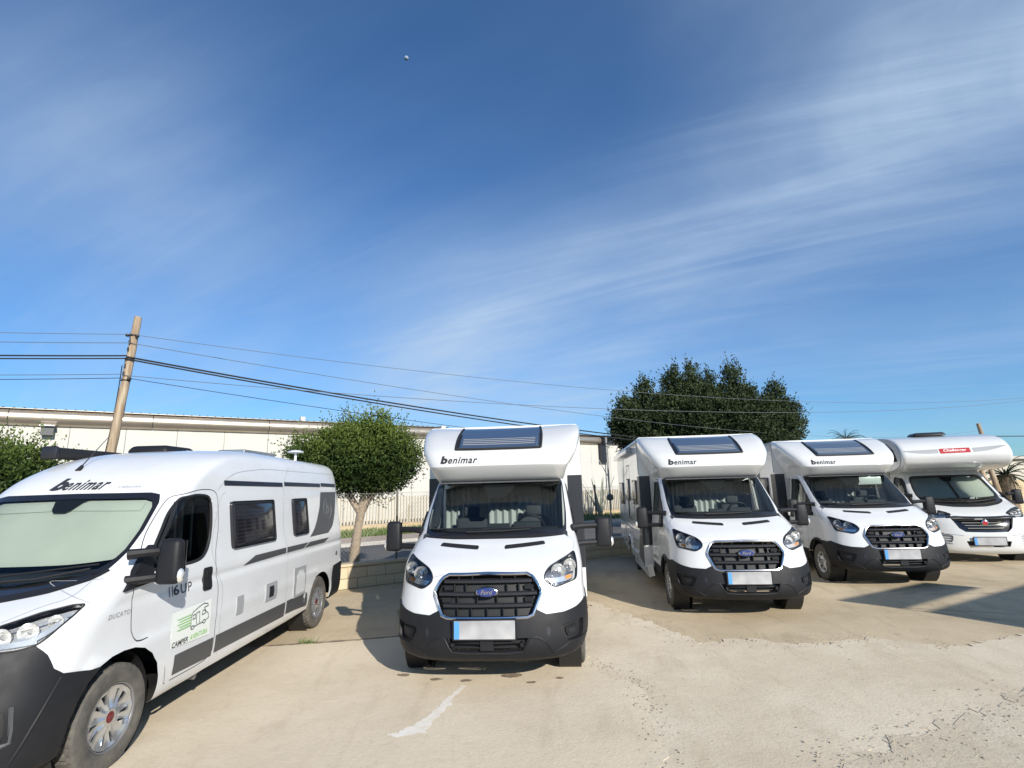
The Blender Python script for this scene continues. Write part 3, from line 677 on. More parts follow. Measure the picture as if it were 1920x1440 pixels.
    for vv in (6.75, 6.95, 7.15, 7.35): ribbon(C_, [(0, vv), (t1 * .86, vv)], .022, .0145, True).build('skylight_blind_slat', M['midgrey'], skl)
    V, F = text2d('b', 1, .05, .12); V = fit(V, .095, .105); surf_front_text(C_, cp, 'lettering', V, F, -.755, 2.283, M['darkvinyl'], slope=-.01)
    V, F = text2d('enimar', 1, .018, .22, 1.35, 1.12); V = fit(V, .39, .088); surf_front_text(C_, cp, 'lettering', V, F, -.652, 2.284, M['darkvinyl'], slope=-.01)
    V, F = text2d('MOTORHOMES', 1, .0, 0, 1.5, 1.5); V = fit(V, .26, .016); ZM[0] = (V, F)
    # living box
    XF, XR, W, Z0, Z1 = -2.55, -7.38, 1.15, .40, 2.89
    outl = roundpoly([(-W, Z0), (-W, Z1), (W, Z1), (W, Z0)], .07, 5)
    ra = arch_pts(-4.98, .34, .42, Z0)
    def flank(s_):
        poly = [(XF, Z0)] + ra + [(XR, Z0), (XR, Z1 - .07), (XF, Z1 - .07)]
        ov, F, lp = tri2d(poly, [], None); return MB().add([(p[0], W * s_, p[1]) for p in ov], F)
    hb = MB()
    for s_ in (1, -1):
        f = flank(s_); hb.add(f.v, f.f)
    arc = [(W - .07 + .07 * math.cos(a), Z1 - .07 + .07 * math.sin(a)) for a in np.linspace(0, math.pi / 2, 6)]
    prof = arc + [(-y, z) for y, z in arc[::-1]]; k = len(prof)
    hb.add([(XF, y, z) for y, z in prof] + [(XR, y, z) for y, z in prof], [(i, i + 1, k + i + 1, k + i) for i in range(k - 1)])
    endp = [(W, Z0)] + prof + [(-W, Z0)]; n_ = len(endp)
    hb.add([(XF, y, z) for y, z in endp], [tuple(range(n_))]); hb.add([(XR, y, z) for y, z in endp], [tuple(range(n_))])
    box = hb.build('living_box', M['gel'], T, smooth=True, merge=True, angle=25)
    MB().box((-5.0, 0, .5), (4.6, 2.1, .06)).build('chassis', M['matblack'], T)
    for s_ in (1, -1):
        # black front panels beside the cab, wrapping round the corner
        p = MB().box((XF + .004, 1.045 * s_, 1.46), (.012, .20, 1.32)); p.box((XF - .14, (W + .003) * s_, 1.46), (.29, .010, 1.32)); p.build('black_corner_panel', M['panel'], box)
        # dark swoosh at the lower front of the flank
        sw_ = [(-2.62, .8), (-2.84, .8), (-3.1, 1.5), (-2.95, .9), (-3.25, .52), (-2.62, .52)]
        ov, F, lp = tri2d([(-2.56, .80), (-2.84, .80), (-2.92, 1.25), (-3.02, .95), (-3.35, .50), (-2.56, .42)]); MB().add([(p[0], (W + .003) * s_, p[1]) for p in ov], F).build('side_swoosh', M['greystripe'], box)
        def sidewin(x, z, w, h, nm='side_window'):
            o = rbox(nm, (x, (W + .012) * s_, z), (w, .03, h), M['acrylic'], box, .03, 2); return o
        for a in ((-3.35, 1.80, .62, .50), (-6.3, 1.75, .9, .55)): sidewin(*a)
        if s_ < 0:
            ov, F, lp = tri2d(roundpoly([(-4.95 + .95 - .30, .62), (-4.0 - .30, 2.42), (-4.0 - .92, 2.42), (-4.0 - .92, .62)], .06), [roundpoly([(-4.33, .65), (-4.33, 2.39), (-4.89, 2.39), (-4.89, .65)], .05)])
            MB().add([(p[0], -(W + .004), p[1]) for p in ov], F).build('entry_door_frame', M['midgrey'], box)
            sidewin(-4.6, 1.85, .34, .5, 'door_window')
            MB().tube([(-4.2, -W - .01, 1.2), (-4.2, -W - .06, 1.25), (-4.2, -W - .06, 1.6), (-4.2, -W - .01, 1.65)], .013, 6).build('grab_handle', M['plastic'], box, smooth=True)
            aw = rbox('awning', (-5.4, -W - .055, 2.70), (3.6, .11, .13), M['gel'], T, .03, 3)
            rbox('awning_end_cap', (-3.59, -W - .055, 2.70), (.03, .12, .14), M['midgrey'], aw, .012, 1)
        else:
            for a, nm in (((-4.1, .8, .32, .32), 'service_hatch'), ((-5.9, .9, .5, .6), 'service_hatch')):
                o = rbox(nm, (a[0], W + .004, a[1]), (a[2], .012, a[3]), M['gel'], box, .004, 1)
        MB().box((-5.0, (W + .006) * s_, .985), (4.72, .016, .022)).build('waist_rail', M['midgrey'], box)
        MB().box((-2.60, (W + .004) * s_, 2.50), (.03, .012, .70)).build('corner_joint', M['midgrey'], box)
        MB().box((-5.0, (W + .004) * s_, 2.81), (4.72, .012, .02)).build('roof_joint', M['midgrey'], box)
        MB().box((-3.9, (W + .02) * s_, .50), (.9, .05, .10)).build('side_marker_step', M['midgrey'], box)
        # fairing between cab sill and box
        ov, F, lp = tri2d([(-2.15, .30), (-2.45, .22), (-4.35, .26), (-4.52, .40), (-2.5, .44), (-2.25, .5)]); n0 = len(lp[0])
        m = MB().add([(p[0], (W - .02 - max(0, (p[0] + 2.6)) * .22) * s_, p[1]) for p in ov], F); m.build('side_skirt', M['gel'], box)
        edge = [(x, W * s_ * 1.005, z) for x, z in arch_pts(-4.98, .34, .44, Z0)]; MB().tube(edge, .02, 6).build('wheel_arch_lip', M['gel'], box, smooth=True)
    rbox('roof_vent', (-4.2, 0, 2.95), (.5, .5, .1), M['gel'], box, .03)
    # sticker on the cab doors
    for s_ in (1, -1):
        gx = (lambda a: -2.30 + a) if s_ < 0 else (lambda a: -1.60 - a)
        gs = .60; allV = []; allF = []
        st = MB()
        for l in camper_logo(.52):
            V, F = flat_ribbon([(p[0] + .05, p[1] + .0) for p in l], .014); st.add([(gx(a), (flank_y(S, .68 + c) + .003) * s_, .68 + c) for a, c in V], F)
        st.build('camper_drawing', M['midgrey'], bo)
        V, F = text2d('CAMPERAVENTURA', 1, .01, .15, 1); V = fit(V, .56, .062); MB().add([(gx(a + .02), (flank_y(S, .62 + c) + .003) * s_, .62 + c) for a, c in V], F).build('door_lettering', M['greystripe'], bo)
    for s_ in (1, -1):
        make_mirror(T, s_, -1.22, .95, 1.405, 1.395)
        bs = MB().prism([(-1.18, 1.30), (-1.20, 1.36), (-1.30, 1.52), (-1.48, 1.68), (-1.46, 1.30)], lambda a, c: (a, (flank_y(S, c) - .02) * s_, c), lambda a, c: (a, (flank_y(S, c) + .022) * s_, c)).build('mirror_base', M['plastic'], T)
        make_wheel(T, -1.02, .885 * s_, s_, .345, .215, .205, 'six'); make_wheel(T, -4.98, .95 * s_, s_, .345, .215, .205, 'six')
        # wheel housing
        MB().lathe([(.42, -.14), (.42, .10)], (-1.02, .84 * s_, .36), 'Y', 24).build('wheel_housing', M['matblack'], T, smooth=True)
        MB().lathe([(0.0, -.13), (.42, -.14)], (-1.02, .84 * s_, .36), 'Y', 24).build('wheel_housing', M['matblack'], T, smooth=True) if s_ > 0 else MB().lathe([(0.0, .13), (.42, .14)], (-1.02, .84 * s_, .36), 'Y', 24).build('wheel_housing', M['matblack'], T, smooth=True)
    plate(T, -.02, .60, .035, .60, .17)
    return T
OVER = [0]

# ------------------------------------------------------------------ panel van cab (campervan and overcab motorhome)
DU_ROWS = [(-.12, .22, .85, .24, -.5, 3., -5.95, .30), (-.04, .30, .97, .31, -.55, 2.8, -5.99, .33), (0, .45, 1.01, .46, -.6, 2.6, -5.99, .46), (0, .62, 1.02, .64, -.62, 2.6, -5.99, .62),
 (-.02, .78, 1.02, .82, -.66, 2.5, -5.99, .80), (-.06, .92, 1.02, .98, -.72, 2.5, -5.99, .95), (-.12, 1.02, 1.02, 1.10, -.80, 2.5, -5.99, 1.08), (-.22, 1.09, 1.015, 1.19, -.9, 2.5, -5.99, 1.17),
 (-.40, 1.18, 1.01, 1.27, -1.0, 2.5, -5.99, 1.26), (-.62, 1.27, 1.0, 1.34, -1.12, 2.6, -5.99, 1.34), (-.84, 1.36, .985, 1.42, -1.25, 2.8, -5.99, 1.42), (-1.05, 1.53, .965, 1.56, -1.42, 3.0, -5.985, 1.56),
 (-1.30, 1.76, .94, 1.77, -1.66, 3.2, -5.97, 1.77), (-1.54, 1.98, .915, 1.98, -1.88, 3.4, -5.95, 1.98), (-1.68, 2.10, .895, 2.12, -2.05, 3.2, -5.94, 2.12), (-1.86, 2.22, .87, 2.24, -2.3, 3.0, -5.92, 2.24),
 (-2.10, 2.34, .835, 2.35, -2.65, 2.8, -5.90, 2.33), (-2.40, 2.425, .78, 2.42, -3.0, 2.7, -5.86, 2.39), (-2.8, 2.475, .68, 2.465, -3.3, 2.6, -5.8, 2.43), (-3.3, 2.50, .50, 2.495, -3.7, 2.6, -5.6, 2.46), (-3.75, 2.51, .02, 2.51, -3.8, 2.6, -5.2, 2.47)]
def cut_rows(rows, xr, nrows):
    return [tuple(r[:6]) + (xr, r[7] + (r[3] - r[7]) * .5) for r in rows[:nrows]]
def van_relief(t, x, z):
    """pressed lines of a panel van's flank"""
    k = np.clip((t - .97) / .12, 0, 1) * (t < 2.2)
    g = lambda c, w: np.exp(-((z - c) / w) ** 2)
    r = -.012 * g(1.165, .03) - .006 * g(1.99, .02) * np.clip((-2.25 - x) / .3, 0, 1) + .007 * g(.80, .05)
    # bulged panel between the pressed lines, flares above the wheels
    ar = np.clip(1 - np.abs(np.hypot((x + .957), (z - .36) * 1.0) - .50) / .09, 0, 1); ar2 = np.clip(1 - np.abs(np.hypot((x + 4.99), (z - .36)) - .47) / .09, 0, 1)
    return r * k + (.018 * ar * (3 - 2 * ar) * ar * np.clip((t - .80) / .12, 0, 1) + .018 * ar2 * ar2 * (3 - 2 * ar2)) * (z > .3)
def van_front(T, S, white_bumper, van):
    fr = lambda y, z, v0=None: S.front(y, z, v0); sd = S.side
    top = S.N
    arch = arch_pts(-.957, .36, .455, .27, 14, 2.3); archT = [sd(x, max(z, .262)) for x, z in arch]
    hl = rp([(.33, 6.9), (.385, 7.3), (.50, 7.7), (.62, 7.72), (.703, 7.50), (.69, 6.8), (.645, 5.85), (.611, 5.5), (.54, 5.46), (.44, 5.62), (.36, 6.1)], .03)
    if van: grille = [(0, 5.5), fr(.40, .985), fr(.50, .96), fr(.46, .80), fr(.38, .74), (0, fr(0, .72)[1])]; grille[0] = (0, grille[1][1] + .05)
    else: grille = [(0, 5.6), fr(.5, 1.0), fr(.60, 1.0), fr(.50, .78), fr(.40, .70), (0, fr(0, .69)[1])]; grille[0] = (0, grille[1][1] + .1)
    ws = [(0, 9.0), (.2, 9.05), (.385, 9.4), (.50, 9.75), (.55, 10.1), (.578, 10.8), (.572, 11.6), (.535, 12.6), (.50, 12.98), (.44, 13.1), (0, 13.14)]
    wsi = [(0, 9.55), (.2, 9.6), (.375, 9.9), (.475, 10.15), (.525, 10.5), (.545, 10.95), (.54, 11.6), (.508, 12.45), (.478, 12.7), (.43, 12.8), (0, 12.84)]
    side = rp([sd(-1.19, 1.375), sd(-1.27, 1.52), sd(-1.50, 1.80), sd(-1.66, 1.935), sd(-2.03, 1.965), sd(-2.12, 1.90), sd(-2.11, 1.60), sd(-2.02, 1.43), sd(-1.88, 1.345), sd(-1.25, 1.352)], .07)
    seam = [(.80, 4.0), (.736, 4.29), (.68, 4.9), (.619, 5.38), (.611, 5.46)]
    iseam = min(range(8), key=lambda i: abs(archT[i][1] - 3.66))
    mid = [(.54, 5.40), (.44, 5.56), (.36, 6.02), (.30, 5.9)] if van else [(.54, 5.40), (.44, 5.56), (.36, 6.02), (.30, 5.9)]
    zf = .50
    fog = rp([fr(.62, .62), fr(.86, .70), fr(.88, .50), fr(.66, .46)], .05)
    low = [(0, fr(0, .50)[1]), fr(.42, .50), fr(.38, .38), (0, fr(0, .37)[1])]
    bump = [(0, 0), (.3, 0), (.6, 0), (.8, 0), (.9, .15)] + archT[0:iseam + 1] + seam + mid + [(0, grille[0][1])] + grille[1:5] + [(0, grille[5][1]), (0, low[0][1]), low[1], low[2], (0, low[3][1])]
    bmat = M['gel'] if white_bumper else M['plastic']
    b = patch(S, bump, [fog], off=.010, rim=.03, center=True).build('bumper', bmat, T, smooth=True, merge=True)
    patch(S, fog, off=-.03).build('fog_lamp_recess', M['midgrey'] if white_bumper else M['matblack'], b, smooth=True)  # mid grey on the white bumper puts the recess shade into colour
    for k in range(3): ribbon(S, [fr(.66, .52 + k * .05), fr(.84, .54 + k * .05)], .018, -.012, True).build('air_slat', M['gel'] if white_bumper else M['plastic'], b)
    edge_tube(S, [fr(.885, .70), fr(.90, .50), fr(.66, .44)], .014, .010, mir=True).build('fog_lamp_surround', M['greystripe'] if van else M['midgrey'], b, smooth=True)
    patch(S, low, off=-.05).build('lower_grille', M['matblack'], b, smooth=True)
    if van: edge_tube(S, [(.79, 3.9), fr(.955, .55), fr(.86, .30)], .010, .008, mir=True).build('bumper_crease', M['plastic'], b, smooth=True)
    g = patch(S, grille, off=-.05).build('grille', M['black'], T, smooth=True)
    gz = (.78, .84, .90, .95)
    for i, z in enumerate(gz):
        yw = .34 + i * .04; m = MB(); V = []
        for y in np.linspace(-yw, yw, 11):
            q = S.P(*fr(y, z)); V += [(q[0] - .035, y, z + .010), (q[0] - .006, y, z + .008), (q[0] - .006, y, z - .008), (q[0] - .035, y, z - .010)]
        m.add(V, [(i2 * 4 + k, i2 * 4 + k + 1, i2 * 4 + 5 + k, i2 * 4 + 4 + k) for i2 in range(10) for k in range(3)]); m.build('grille_slat', M['chrome'] if (white_bumper and i < 3) else M['black'], g)
    if white_bumper: ribbon(S, [(0, 5.85), (.3, 5.95), (.42, 5.7)], .05, .012, True).build('grille_bar', M['black'], g)
    q = S.P(*fr(0, .93)); bd = MB().lathe([(0, .012), (.055, .012), (.068, .004), (.07, -.03)], (q[0] + .03, 0, .90), 'X', 24).build('badge', M['chrome'], g, smooth=True)
    MB().lathe([(0, .004), (.048, .003), (.05, -.003)], (q[0] + .042, 0, .90), 'X', 24).build('badge_field', M['red'], bd, smooth=True)
    body = [(0, grille[0][1])] + mid[::-1] + seam[::-1] + archT[iseam:]
    return dict(fr=fr, sd=sd, hl=hl, ws=ws, wsi=wsi, side=side, body=body, archT=archT, bumper=b)
def van_lamps(T, S, d, bo):
    fr = d['fr']; hl = d['hl']
    for s_ in (1, -1):
        def half(mb):
            if s_ < 0: mb.v = [(x, -y, z) for x, y, z in mb.v]
            return mb
        h = half(patch(S, hl, off=-.05, both=False)).build('headlight', M['reflector'] if not OVER[0] else M['lampgrey'], T, smooth=True)
        half(patch(S, hl, off=.003, rim=.03, both=False)).build('lamp_lens', M['lens'], h, smooth=True)
        for t, v, rr in ((.44, 6.55, .062), (.53, 6.55, .062), (.615, 6.85, .045)):
            q = S.P(t, v); n = S.nrm(t, v); q = q - n * .015
            mb = MB().lathe([(rr, 0), (rr * .9, -.02), (rr * .6, -.038), (rr * .25, -.045), (rr * .22, -.015), (0, -.012)], (0, 0, 0), 'X', 20)
            an = math.atan2(n[1], n[0]) * .5; mb.v = [(q[0] + p[0] * math.cos(an) - p[1] * math.sin(an), q[1] + p[0] * math.sin(an) + p[1] * math.cos(an), q[2] + p[2]) for p in mb.v]
            half(mb).build('reflector_bowl', M['reflector'], h, smooth=True)
        for A, B_ in (((.36, 6.3), (.60, 5.8)), ((.40, 7.05), (.66, 7.2)), ((.575, 5.9), (.665, 6.9))):
            half(ribbon(S, [A, ((A[0] + B_[0]) / 2, (A[1] + B_[1]) / 2 - .1), B_], .035, -.022)).build('lamp_strip', M['reflector'], h, smooth=True)
    edge_tube(S, hl, .006, .001, mir=True, close=True).build('headlight_gap', M['matblack'], bo, smooth=True)
def van_cab_fittings(T, S, d, blind, divider=False):
    fr, sd, ws, wsi, side = d['fr'], d['sd'], d['ws'], d['wsi'], d['side']
    wsn = patch(S, ws, off=-.006, center=True).build('windscreen', M['glass'], T, smooth=True, merge=True)
    ring = [(0, 9.0)] + ws[1:-1] + [(0, 13.14), (0, 12.84)] + wsi[1:-1][::-1] + [(0, 9.55)]
    patch(S, ring, off=-.002).build('windscreen_border', M['black'], T, smooth=True)
    patch(S, [(0, 12.9), (.105, 12.9), (.085, 12.7), (.06, 12.45), (.035, 12.35), (0, 12.35)], off=-.010).build('sensor_housing', M['matblack'], T, smooth=True)
    lo = 10.65
    bl = [(0, lo), (.3, lo), (.50, lo + .05), (.545, 10.95), (.54, 11.6), (.508, 12.5), (.478, 12.75), (.43, 12.85), (0, 12.9)]
    bb = patch(S, bl, off=-.035, center=True).build('windscreen_blind', M['blind'], T, smooth=True, merge=True)
    ribbon(S, [(0, 12.62), (.44, 12.55)], .10, -.028, True).build('blind_rail', M['blind'], bb)
    if divider: patch(S, [(0, 10.6), (.018, 10.6), (.018, 12.9), (0, 12.9)], off=-.025).build('blind_divider', M['matblack'], bb)
    sg = patch(S, side, off=-.008).build('side_window', M['darkglass'], T, smooth=True)
    edge_tube(S, side, .014, .0, mir=True, close=True).build('window_frame', M['matblack'], sg, smooth=True)
    ribbon(S, [sd(-1.60, 1.36), sd(-1.615, 1.90)], .035, .002, True).build('window_bar', M['matblack'], sg)
    cw = patch(S, [(0, 8.55), (.2, 8.6), (.40, 8.95), (.53, 9.45), (.575, 9.95), (.55, 10.1), (.50, 9.75), (.385, 9.4), (.2, 9.05), (0, 9.0)], off=.004).build('cowl_panel', M['matblack'], T, smooth=True)
    for ys, zz in (((-.62, -.25, .12), (1.36, 1.33, 1.34)), ((.05, .40, .72), (1.33, 1.345, 1.40))):
        pp = []
        for y, z in zip(ys, zz):
            q = fr(y, z); p = S.P(*q) + S.nrm(*q) * .022; p[1] = y; pp.append(p)
        w = MB().tube([tuple(p) for p in pp], [.016, .011, .008], 6).build('wiper', M['matblack'], T, smooth=True)
        MB().tube([tuple(pp[0] + np.array([-.03, .05, .04])), tuple(pp[2] + np.array([-.02, .05, .03]))], .007, 5).build('wiper_blade', M['matblack'], w, smooth=True)
    MB().prism([(-.80, 1.10), (-.72, 1.26), (-.95, 1.36), (-1.30, 1.40), (-1.42, 1.30), (-1.45, 1.0), (-1.0, 1.0)], lambda a, c: (a, -.90, c), lambda a, c: (a, .90, c)).build('dashboard', M['dash'], T, smooth=True)
    for s_ in (1, -1):
        st = rbox('cab_seat', (-2.05, .45 * s_, 1.30), (.16, .46, .66), M['seat'], T, .06, 3)
        rbox('headrest', (-2.05, .45 * s_, 1.72), (.10, .24, .17), M['seat'], st, .04, 3)
        for k in range(7):
            MB().tube([(-1.70 - k * .05, .86 * s_, 1.38), (-1.70 - k * .05, .84 * s_, 1.90)], .012, 6).build('folded_blind_pleat', M['curtain'], st, smooth=True) if k in (0, 2, 5) else None
    ring_ = [(-1.60 + .07 * math.sin(a), .42 + .19 * math.cos(a), 1.38 + .18 * math.sin(a)) for a in np.linspace(0, 2 * math.pi, 25)]
    MB().tube(ring_, .014, 8, cap=False).build('steering_wheel', M['matblack'], T, smooth=True)
    for s_ in (1, -1):
        m_ = make_mirror(T, s_, -1.07, 1.0, 1.33, 1.44, scale=.98)
        MB().prism([(-.90, 1.245), (-.98, 1.33), (-1.14, 1.50), (-1.24, 1.56), (-1.22, 1.27)], lambda a, c: (a, (flank_y(S, c) - .03) * s_, c), lambda a, c: (a, (flank_y(S, c) + .022) * s_, c)).build('mirror_base', M['plastic'], T)
        make_wheel(T, -.957, .895 * s_, s_, .36, .225, .215, 'twin', tread=True); 
        MB().lathe([(.445, -.16 * s_), (.445, .08 * s_), ], (-.957, .86 * s_, .36), 'Y', 28).build('wheel_housing', M['matblack'], T, smooth=True)
        MB().lathe([(0.0, 0), (.45, 0)], (-.957, .70 * s_, .36), 'Y', 24).build('wheel_housing', M['matblack'], T)
def flank_text(S, parent, s_, name, V, F, x0, z0, m, off=.004):
    """lettering on a flank, x0 = left end as read"""
    P = [];
    for a, b in V:
        x = x0 - a if s_ > 0 else x0 + a; q = S.side(x, z0 + b) if x > -1.3 else None
        y = (S.P(*q)[1] if q else flank_y(S, z0 + b)) + off; P.append((x, y * s_, z0 + b))
    return MB().add(P, F).build(name, m, parent)

def make_campervan():
    T = thing('campervan', 'white panel van camper at the left with grey side stripes and pale green windscreen blind', 'camper van')
    S = Surf(DU_ROWS, relief=van_relief); d = van_front(T, S, False, True); fr, sd = d['fr'], d['sd']
    NV = len(DU_ROWS) - 1
    ra = arch_pts(-4.99, .36, .42, .34, 14, 2.2); raT = [sd(x, max(z, .345)) for x, z in ra]
    rb = [sd(-5.47, .345), sd(-5.47, .60), sd(-5.52, .80), (2.0, S.inv(0, 2, -5.86, .83, (1.8, 2), (0, 8))[1]), (3.0, 4.0)]
    body = d['body'] + [sd(-1.45, .262), (1.3, 1.0), (1.6, .8)] + raT + [sd(-5.44, .345)] + rb[1:] 
    body = body + [(3.0, 9.), (3.0, 15.), (3.0, NV), (2.5, NV), (2, NV), (1.5, NV), (1, NV), (.5, NV), (0, NV), (0, 16.5), (0, 13.14)] + d['ws'][1:-1][::-1] + [(0, 9.0)]
    bo = patch(S, body, [d['hl'], d['side']], vstep=.25).build('body_shell', M['white'], T, smooth=True, merge=True, angle=60)
    patch(S, [(2.0, .6), (1.93, .6), sd(-5.47, .345), sd(-5.47, .60), sd(-5.52, .80), rb[3], (3.0, 4.0), (3.0, .6)], off=.012, rim=.02).build('rear_bumper', M['plastic'], T, smooth=True)
    van_lamps(T, S, d, bo); van_cab_fittings(T, S, d, True)
    for s_ in (1, -1):
        make_wheel(T, -4.99, .89 * s_, s_, .36, .225, .215, 'twin', tread=True)
        MB().lathe([(.41, -.16 * s_), (.41, .08 * s_)], (-4.99, .86 * s_, .36), 'Y', 28).build('wheel_housing', M['matblack'], T, smooth=True)
        MB().lathe([(0, 0), (.415, 0)], (-4.99, .70 * s_, .36), 'Y', 24).build('wheel_housing', M['matblack'], T)
    MB().box((-3.1, 0, .30), (3.2, 1.7, .10)).build('chassis', M['matblack'], T)
    MB().tube([(-2.1, .80, .28), (-2.1, .92, .27)], .03, 10).build('exhaust_pipe', M['steel'], T, smooth=True)
    MB().box((-2.3, 0, 1.1), (.02, 1.72, 1.5)).build('cab_rear_wall', M['seat'], T)
    V12 = lambda x, z: sd(x, z)
    # panel gaps
    for g in ([sd(-1.02, 1.26), sd(-1.01, 1.05), sd(-1.04, .86), sd(-1.12, .845)], [sd(-1.12, .845), sd(-1.34, .84), sd(-1.45, .70), sd(-1.50, .40)], [sd(-1.50, .40), sd(-2.19, .40), sd(-2.21, .60), sd(-2.22, 1.0), sd(-2.24, 1.6), sd(-2.24, 1.95), sd(-2.15, 2.02), sd(-1.85, 2.0), sd(-1.60, 1.95), sd(-1.30, 1.66), sd(-1.10, 1.42)]):
        ribbon(S, g, .007, .0015, True).build('door_gap', M['matblack'], bo)
    for g in ([sd(-2.30, .40), sd(-2.31, 1.0), sd(-2.31, 1.99), sd(-5.7, 1.99)], [sd(-3.82, .42), sd(-3.84, 1.2), sd(-3.80, 2.0), (1.47, 15.6)], [fr(.60, 1.155), fr(.72, 1.225), (.56, 8.3), (.54, 9.4)], [sd(-.66, 1.215), sd(-.68, 1.30), (.60, 9.4)], [(.0, 6.2), (.30, 6.25), (.34, 6.85)], [sd(-2.25, 2.01), sd(-2.6, 2.20), sd(-3.3, 2.265), sd(-5.8, 2.26)]):
        ribbon(S, g, .006, .0015, True).build('panel_gap', M['midgrey'], bo)
    def fp(name, poly, m, off=.004, rim=0., both=False, par=bo, tz_=False):
        pts = [sd(x, z) if x > -5.9 else (2.0, z) for x, z in poly]
        return patch(S, pts, off=off, rim=rim, both=both, tstep=.03).build(name, m, par, smooth=True)
    for both in (True,):
        for x0, x1 in ((-1.60, -2.19), (-2.23, -3.80), (-3.84, -4.50)):
            fp('lower_side_stripe', [(x0, .435), (x0, .595), (x1, .59), (x1, .42 if x1 > -4.4 else .41)], M['greystripe'], both=True)
        for x0, x1 in ((-2.37, -3.78), (-3.83, -5.12), (-5.15, -5.80)):
            fp('upper_side_stripe', [(x0, 2.055), (x0, 2.11), (x1, 2.10), (x1, 2.045)], M['navy'], both=True)
        fp('swoosh_stripe', [(-2.69, 1.19), (-2.95, 1.268), (-3.76, 1.268), (-3.76, 1.20)], M['greystripe'], both=True)
        fp('swoosh_stripe', [(-3.79, 1.20), (-3.79, 1.268), (-4.50, 1.262), (-4.32, 1.20)], M['greystripe'], both=True)
        fp('swoosh_stripe', [(-4.36, 1.20), (-4.54, 1.262), (-5.32, 1.258), (-5.12, 1.20)], M['greystripe'], both=True)
        dc = fp('rear_side_decal', [(-4.56, 1.33), (-4.84, 1.50), (-5.04, 1.75), (-5.11, 1.965), (-5.80, 1.965), (-5.68, 1.62), (-5.52, 1.42), (-5.30, 1.33)], M['greystripe'], both=True)
    for a in np.linspace(0, 1, 1):
        rp = [(-5.36 + .17 * math.cos(w), 1.70 + .15 * math.sin(w)) for w in np.linspace(0, 2 * math.pi, 28)]
        mm = MB().tube([(x, flank_y(S, z) + .004, z) for x, z in rp], .006, 5, cap=False); mm.build('decal_ring', M['softgrey'], dc)
        V, F = text2d('b', 1, .04, .1); V = fit(V, .14, .19); MB().add([(-5.29 - a_, flank_y(S, 1.62 + c) + .006, 1.62 + c) for a_, c in V], F).build('decal_letter', M['softgrey'], dc)
    # habitation windows
    for s_ in (1, -1):
        for x0, x1 in ((-2.46, -3.46), (-4.02, -4.50)):
            zz = (1.39, 1.885); yy = [flank_y(S, z) for z in zz]; lean = math.atan2(yy[0] - yy[1], zz[1] - zz[0]) * s_
            w = rbox('side_window', ((0, 0, 0)), (x0 - x1, .035, .50), M['acrylic'], T, .035, 3); w.location = ((x0 + x1) / 2, (sum(yy) / 2 + .012) * s_, 1.637); w.rotation_euler = (lean, 0, 0)
            f = MB().tube([(a, .012 * s_, b) for a, b in roundpoly([(-(x0 - x1) / 2 + .03, -.22), (-(x0 - x1) / 2 + .03, .22), ((x0 - x1) / 2 - .03, .22), ((x0 - x1) / 2 - .03, -.22)], .05)] + [(-(x0 - x1) / 2 + .03, .012 * s_, -.17)], .014, 6).build('window_frame', M['matblack'], w, smooth=True)
            for k in range(9): MB().box((0, .0188 * s_, -.18 + k * .040), ((x0 - x1) - .14, .001, .002)).build('blind_pleat', M['greystripe'], w) if s_ > 0 else None
    dh = fp('door_handle', roundpoly([(-1.94, 1.06), (-1.94, 1.27), (-2.08, 1.27), (-2.08, 1.06)], .03), M['matblack'], .012, .02, True)
    fp('door_handle_grip', roundpoly([(-1.965, 1.08), (-1.965, 1.25), (-2.02, 1.25), (-2.02, 1.08)], .02), M['plastic'], .03, .025, True, par=dh)
    h1 = fp('service_flap', roundpoly([(-2.58, .70), (-2.58, .885), (-2.72, .885), (-2.72, .70)], .012), M['midgrey'], .008, .01)
    h2 = fp('power_inlet', roundpoly([(-3.23, .70), (-3.23, .90), (-3.52, .90), (-3.52, .70)], .02), M['midgrey'], .010, .012); fp('inlet_cover', [(-3.31, .74), (-3.31, .86), (-3.42, .86), (-3.42, .74)], M['panel'], .016, .01, par=h2)
    h3 = fp('cassette_door', [(-4.03, .585), (-4.03, .965), (-4.42, .965), (-4.42, .585)], M['midgrey'], .008, .01); fp('cassette_panel', [(-4.08, .62), (-4.08, .86), (-4.14, .89), (-4.14, .92), (-4.31, .92), (-4.31, .89), (-4.37, .86), (-4.37, .62)], M['white'], .013, par=h3)
    # round lock behind
    q = sd(-5.66, .98); p = S.P(*q); MB().lathe([(0, .012), (.028, .012), (.035, 0)], (p[0], p[1], .98), 'Y', 16).build('filler_cap', M['greystripe'], bo, smooth=True)
    # writing
    V, F = text2d('||', 1, .025, .0, .7, 1.6); V = fit(V, .05, .085); flank_text(S, bo, 1, 'model_lettering', V, F, -1.45, 1.10, M['darkvinyl'])
    V, F = text2d('6', 1, .02, .1, 1.3); V = fit(V, .075, .085); flank_text(S, bo, 1, 'model_lettering', V, F, -1.51, 1.10, M['darkvinyl'])
    V, F = text2d('UP', 1, .0, .1, 1.3, 1.1); V = fit(V, .165, .08); flank_text(S, bo, 1, 'model_lettering', V, F, -1.61, 1.10, M['darkvinyl'])
    V, F = text2d('DUCATO', 1, .01, .2, 1.5, 1.1); V = fit(V, .22, .034); flank_text(S, bo, 1, 'fender_lettering', V, F, -.77, 1.072, M['midgrey'])
    V, F = text2d('b', 1, .05, .25); V = fit(V, .125, .115); b1 = surf_front_text(S, bo, 'roof_lettering', V, F, -.30, 2.03, M['darkvinyl'], off=.004)
    V, F = text2d('enimar', 1, .018, .3, 1.3, 1.12); V = fit(V, .41, .095); b1 = surf_front_text(S, bo, 'roof_lettering', V, F, -.185, 2.032, M['darkvinyl'], off=.004)
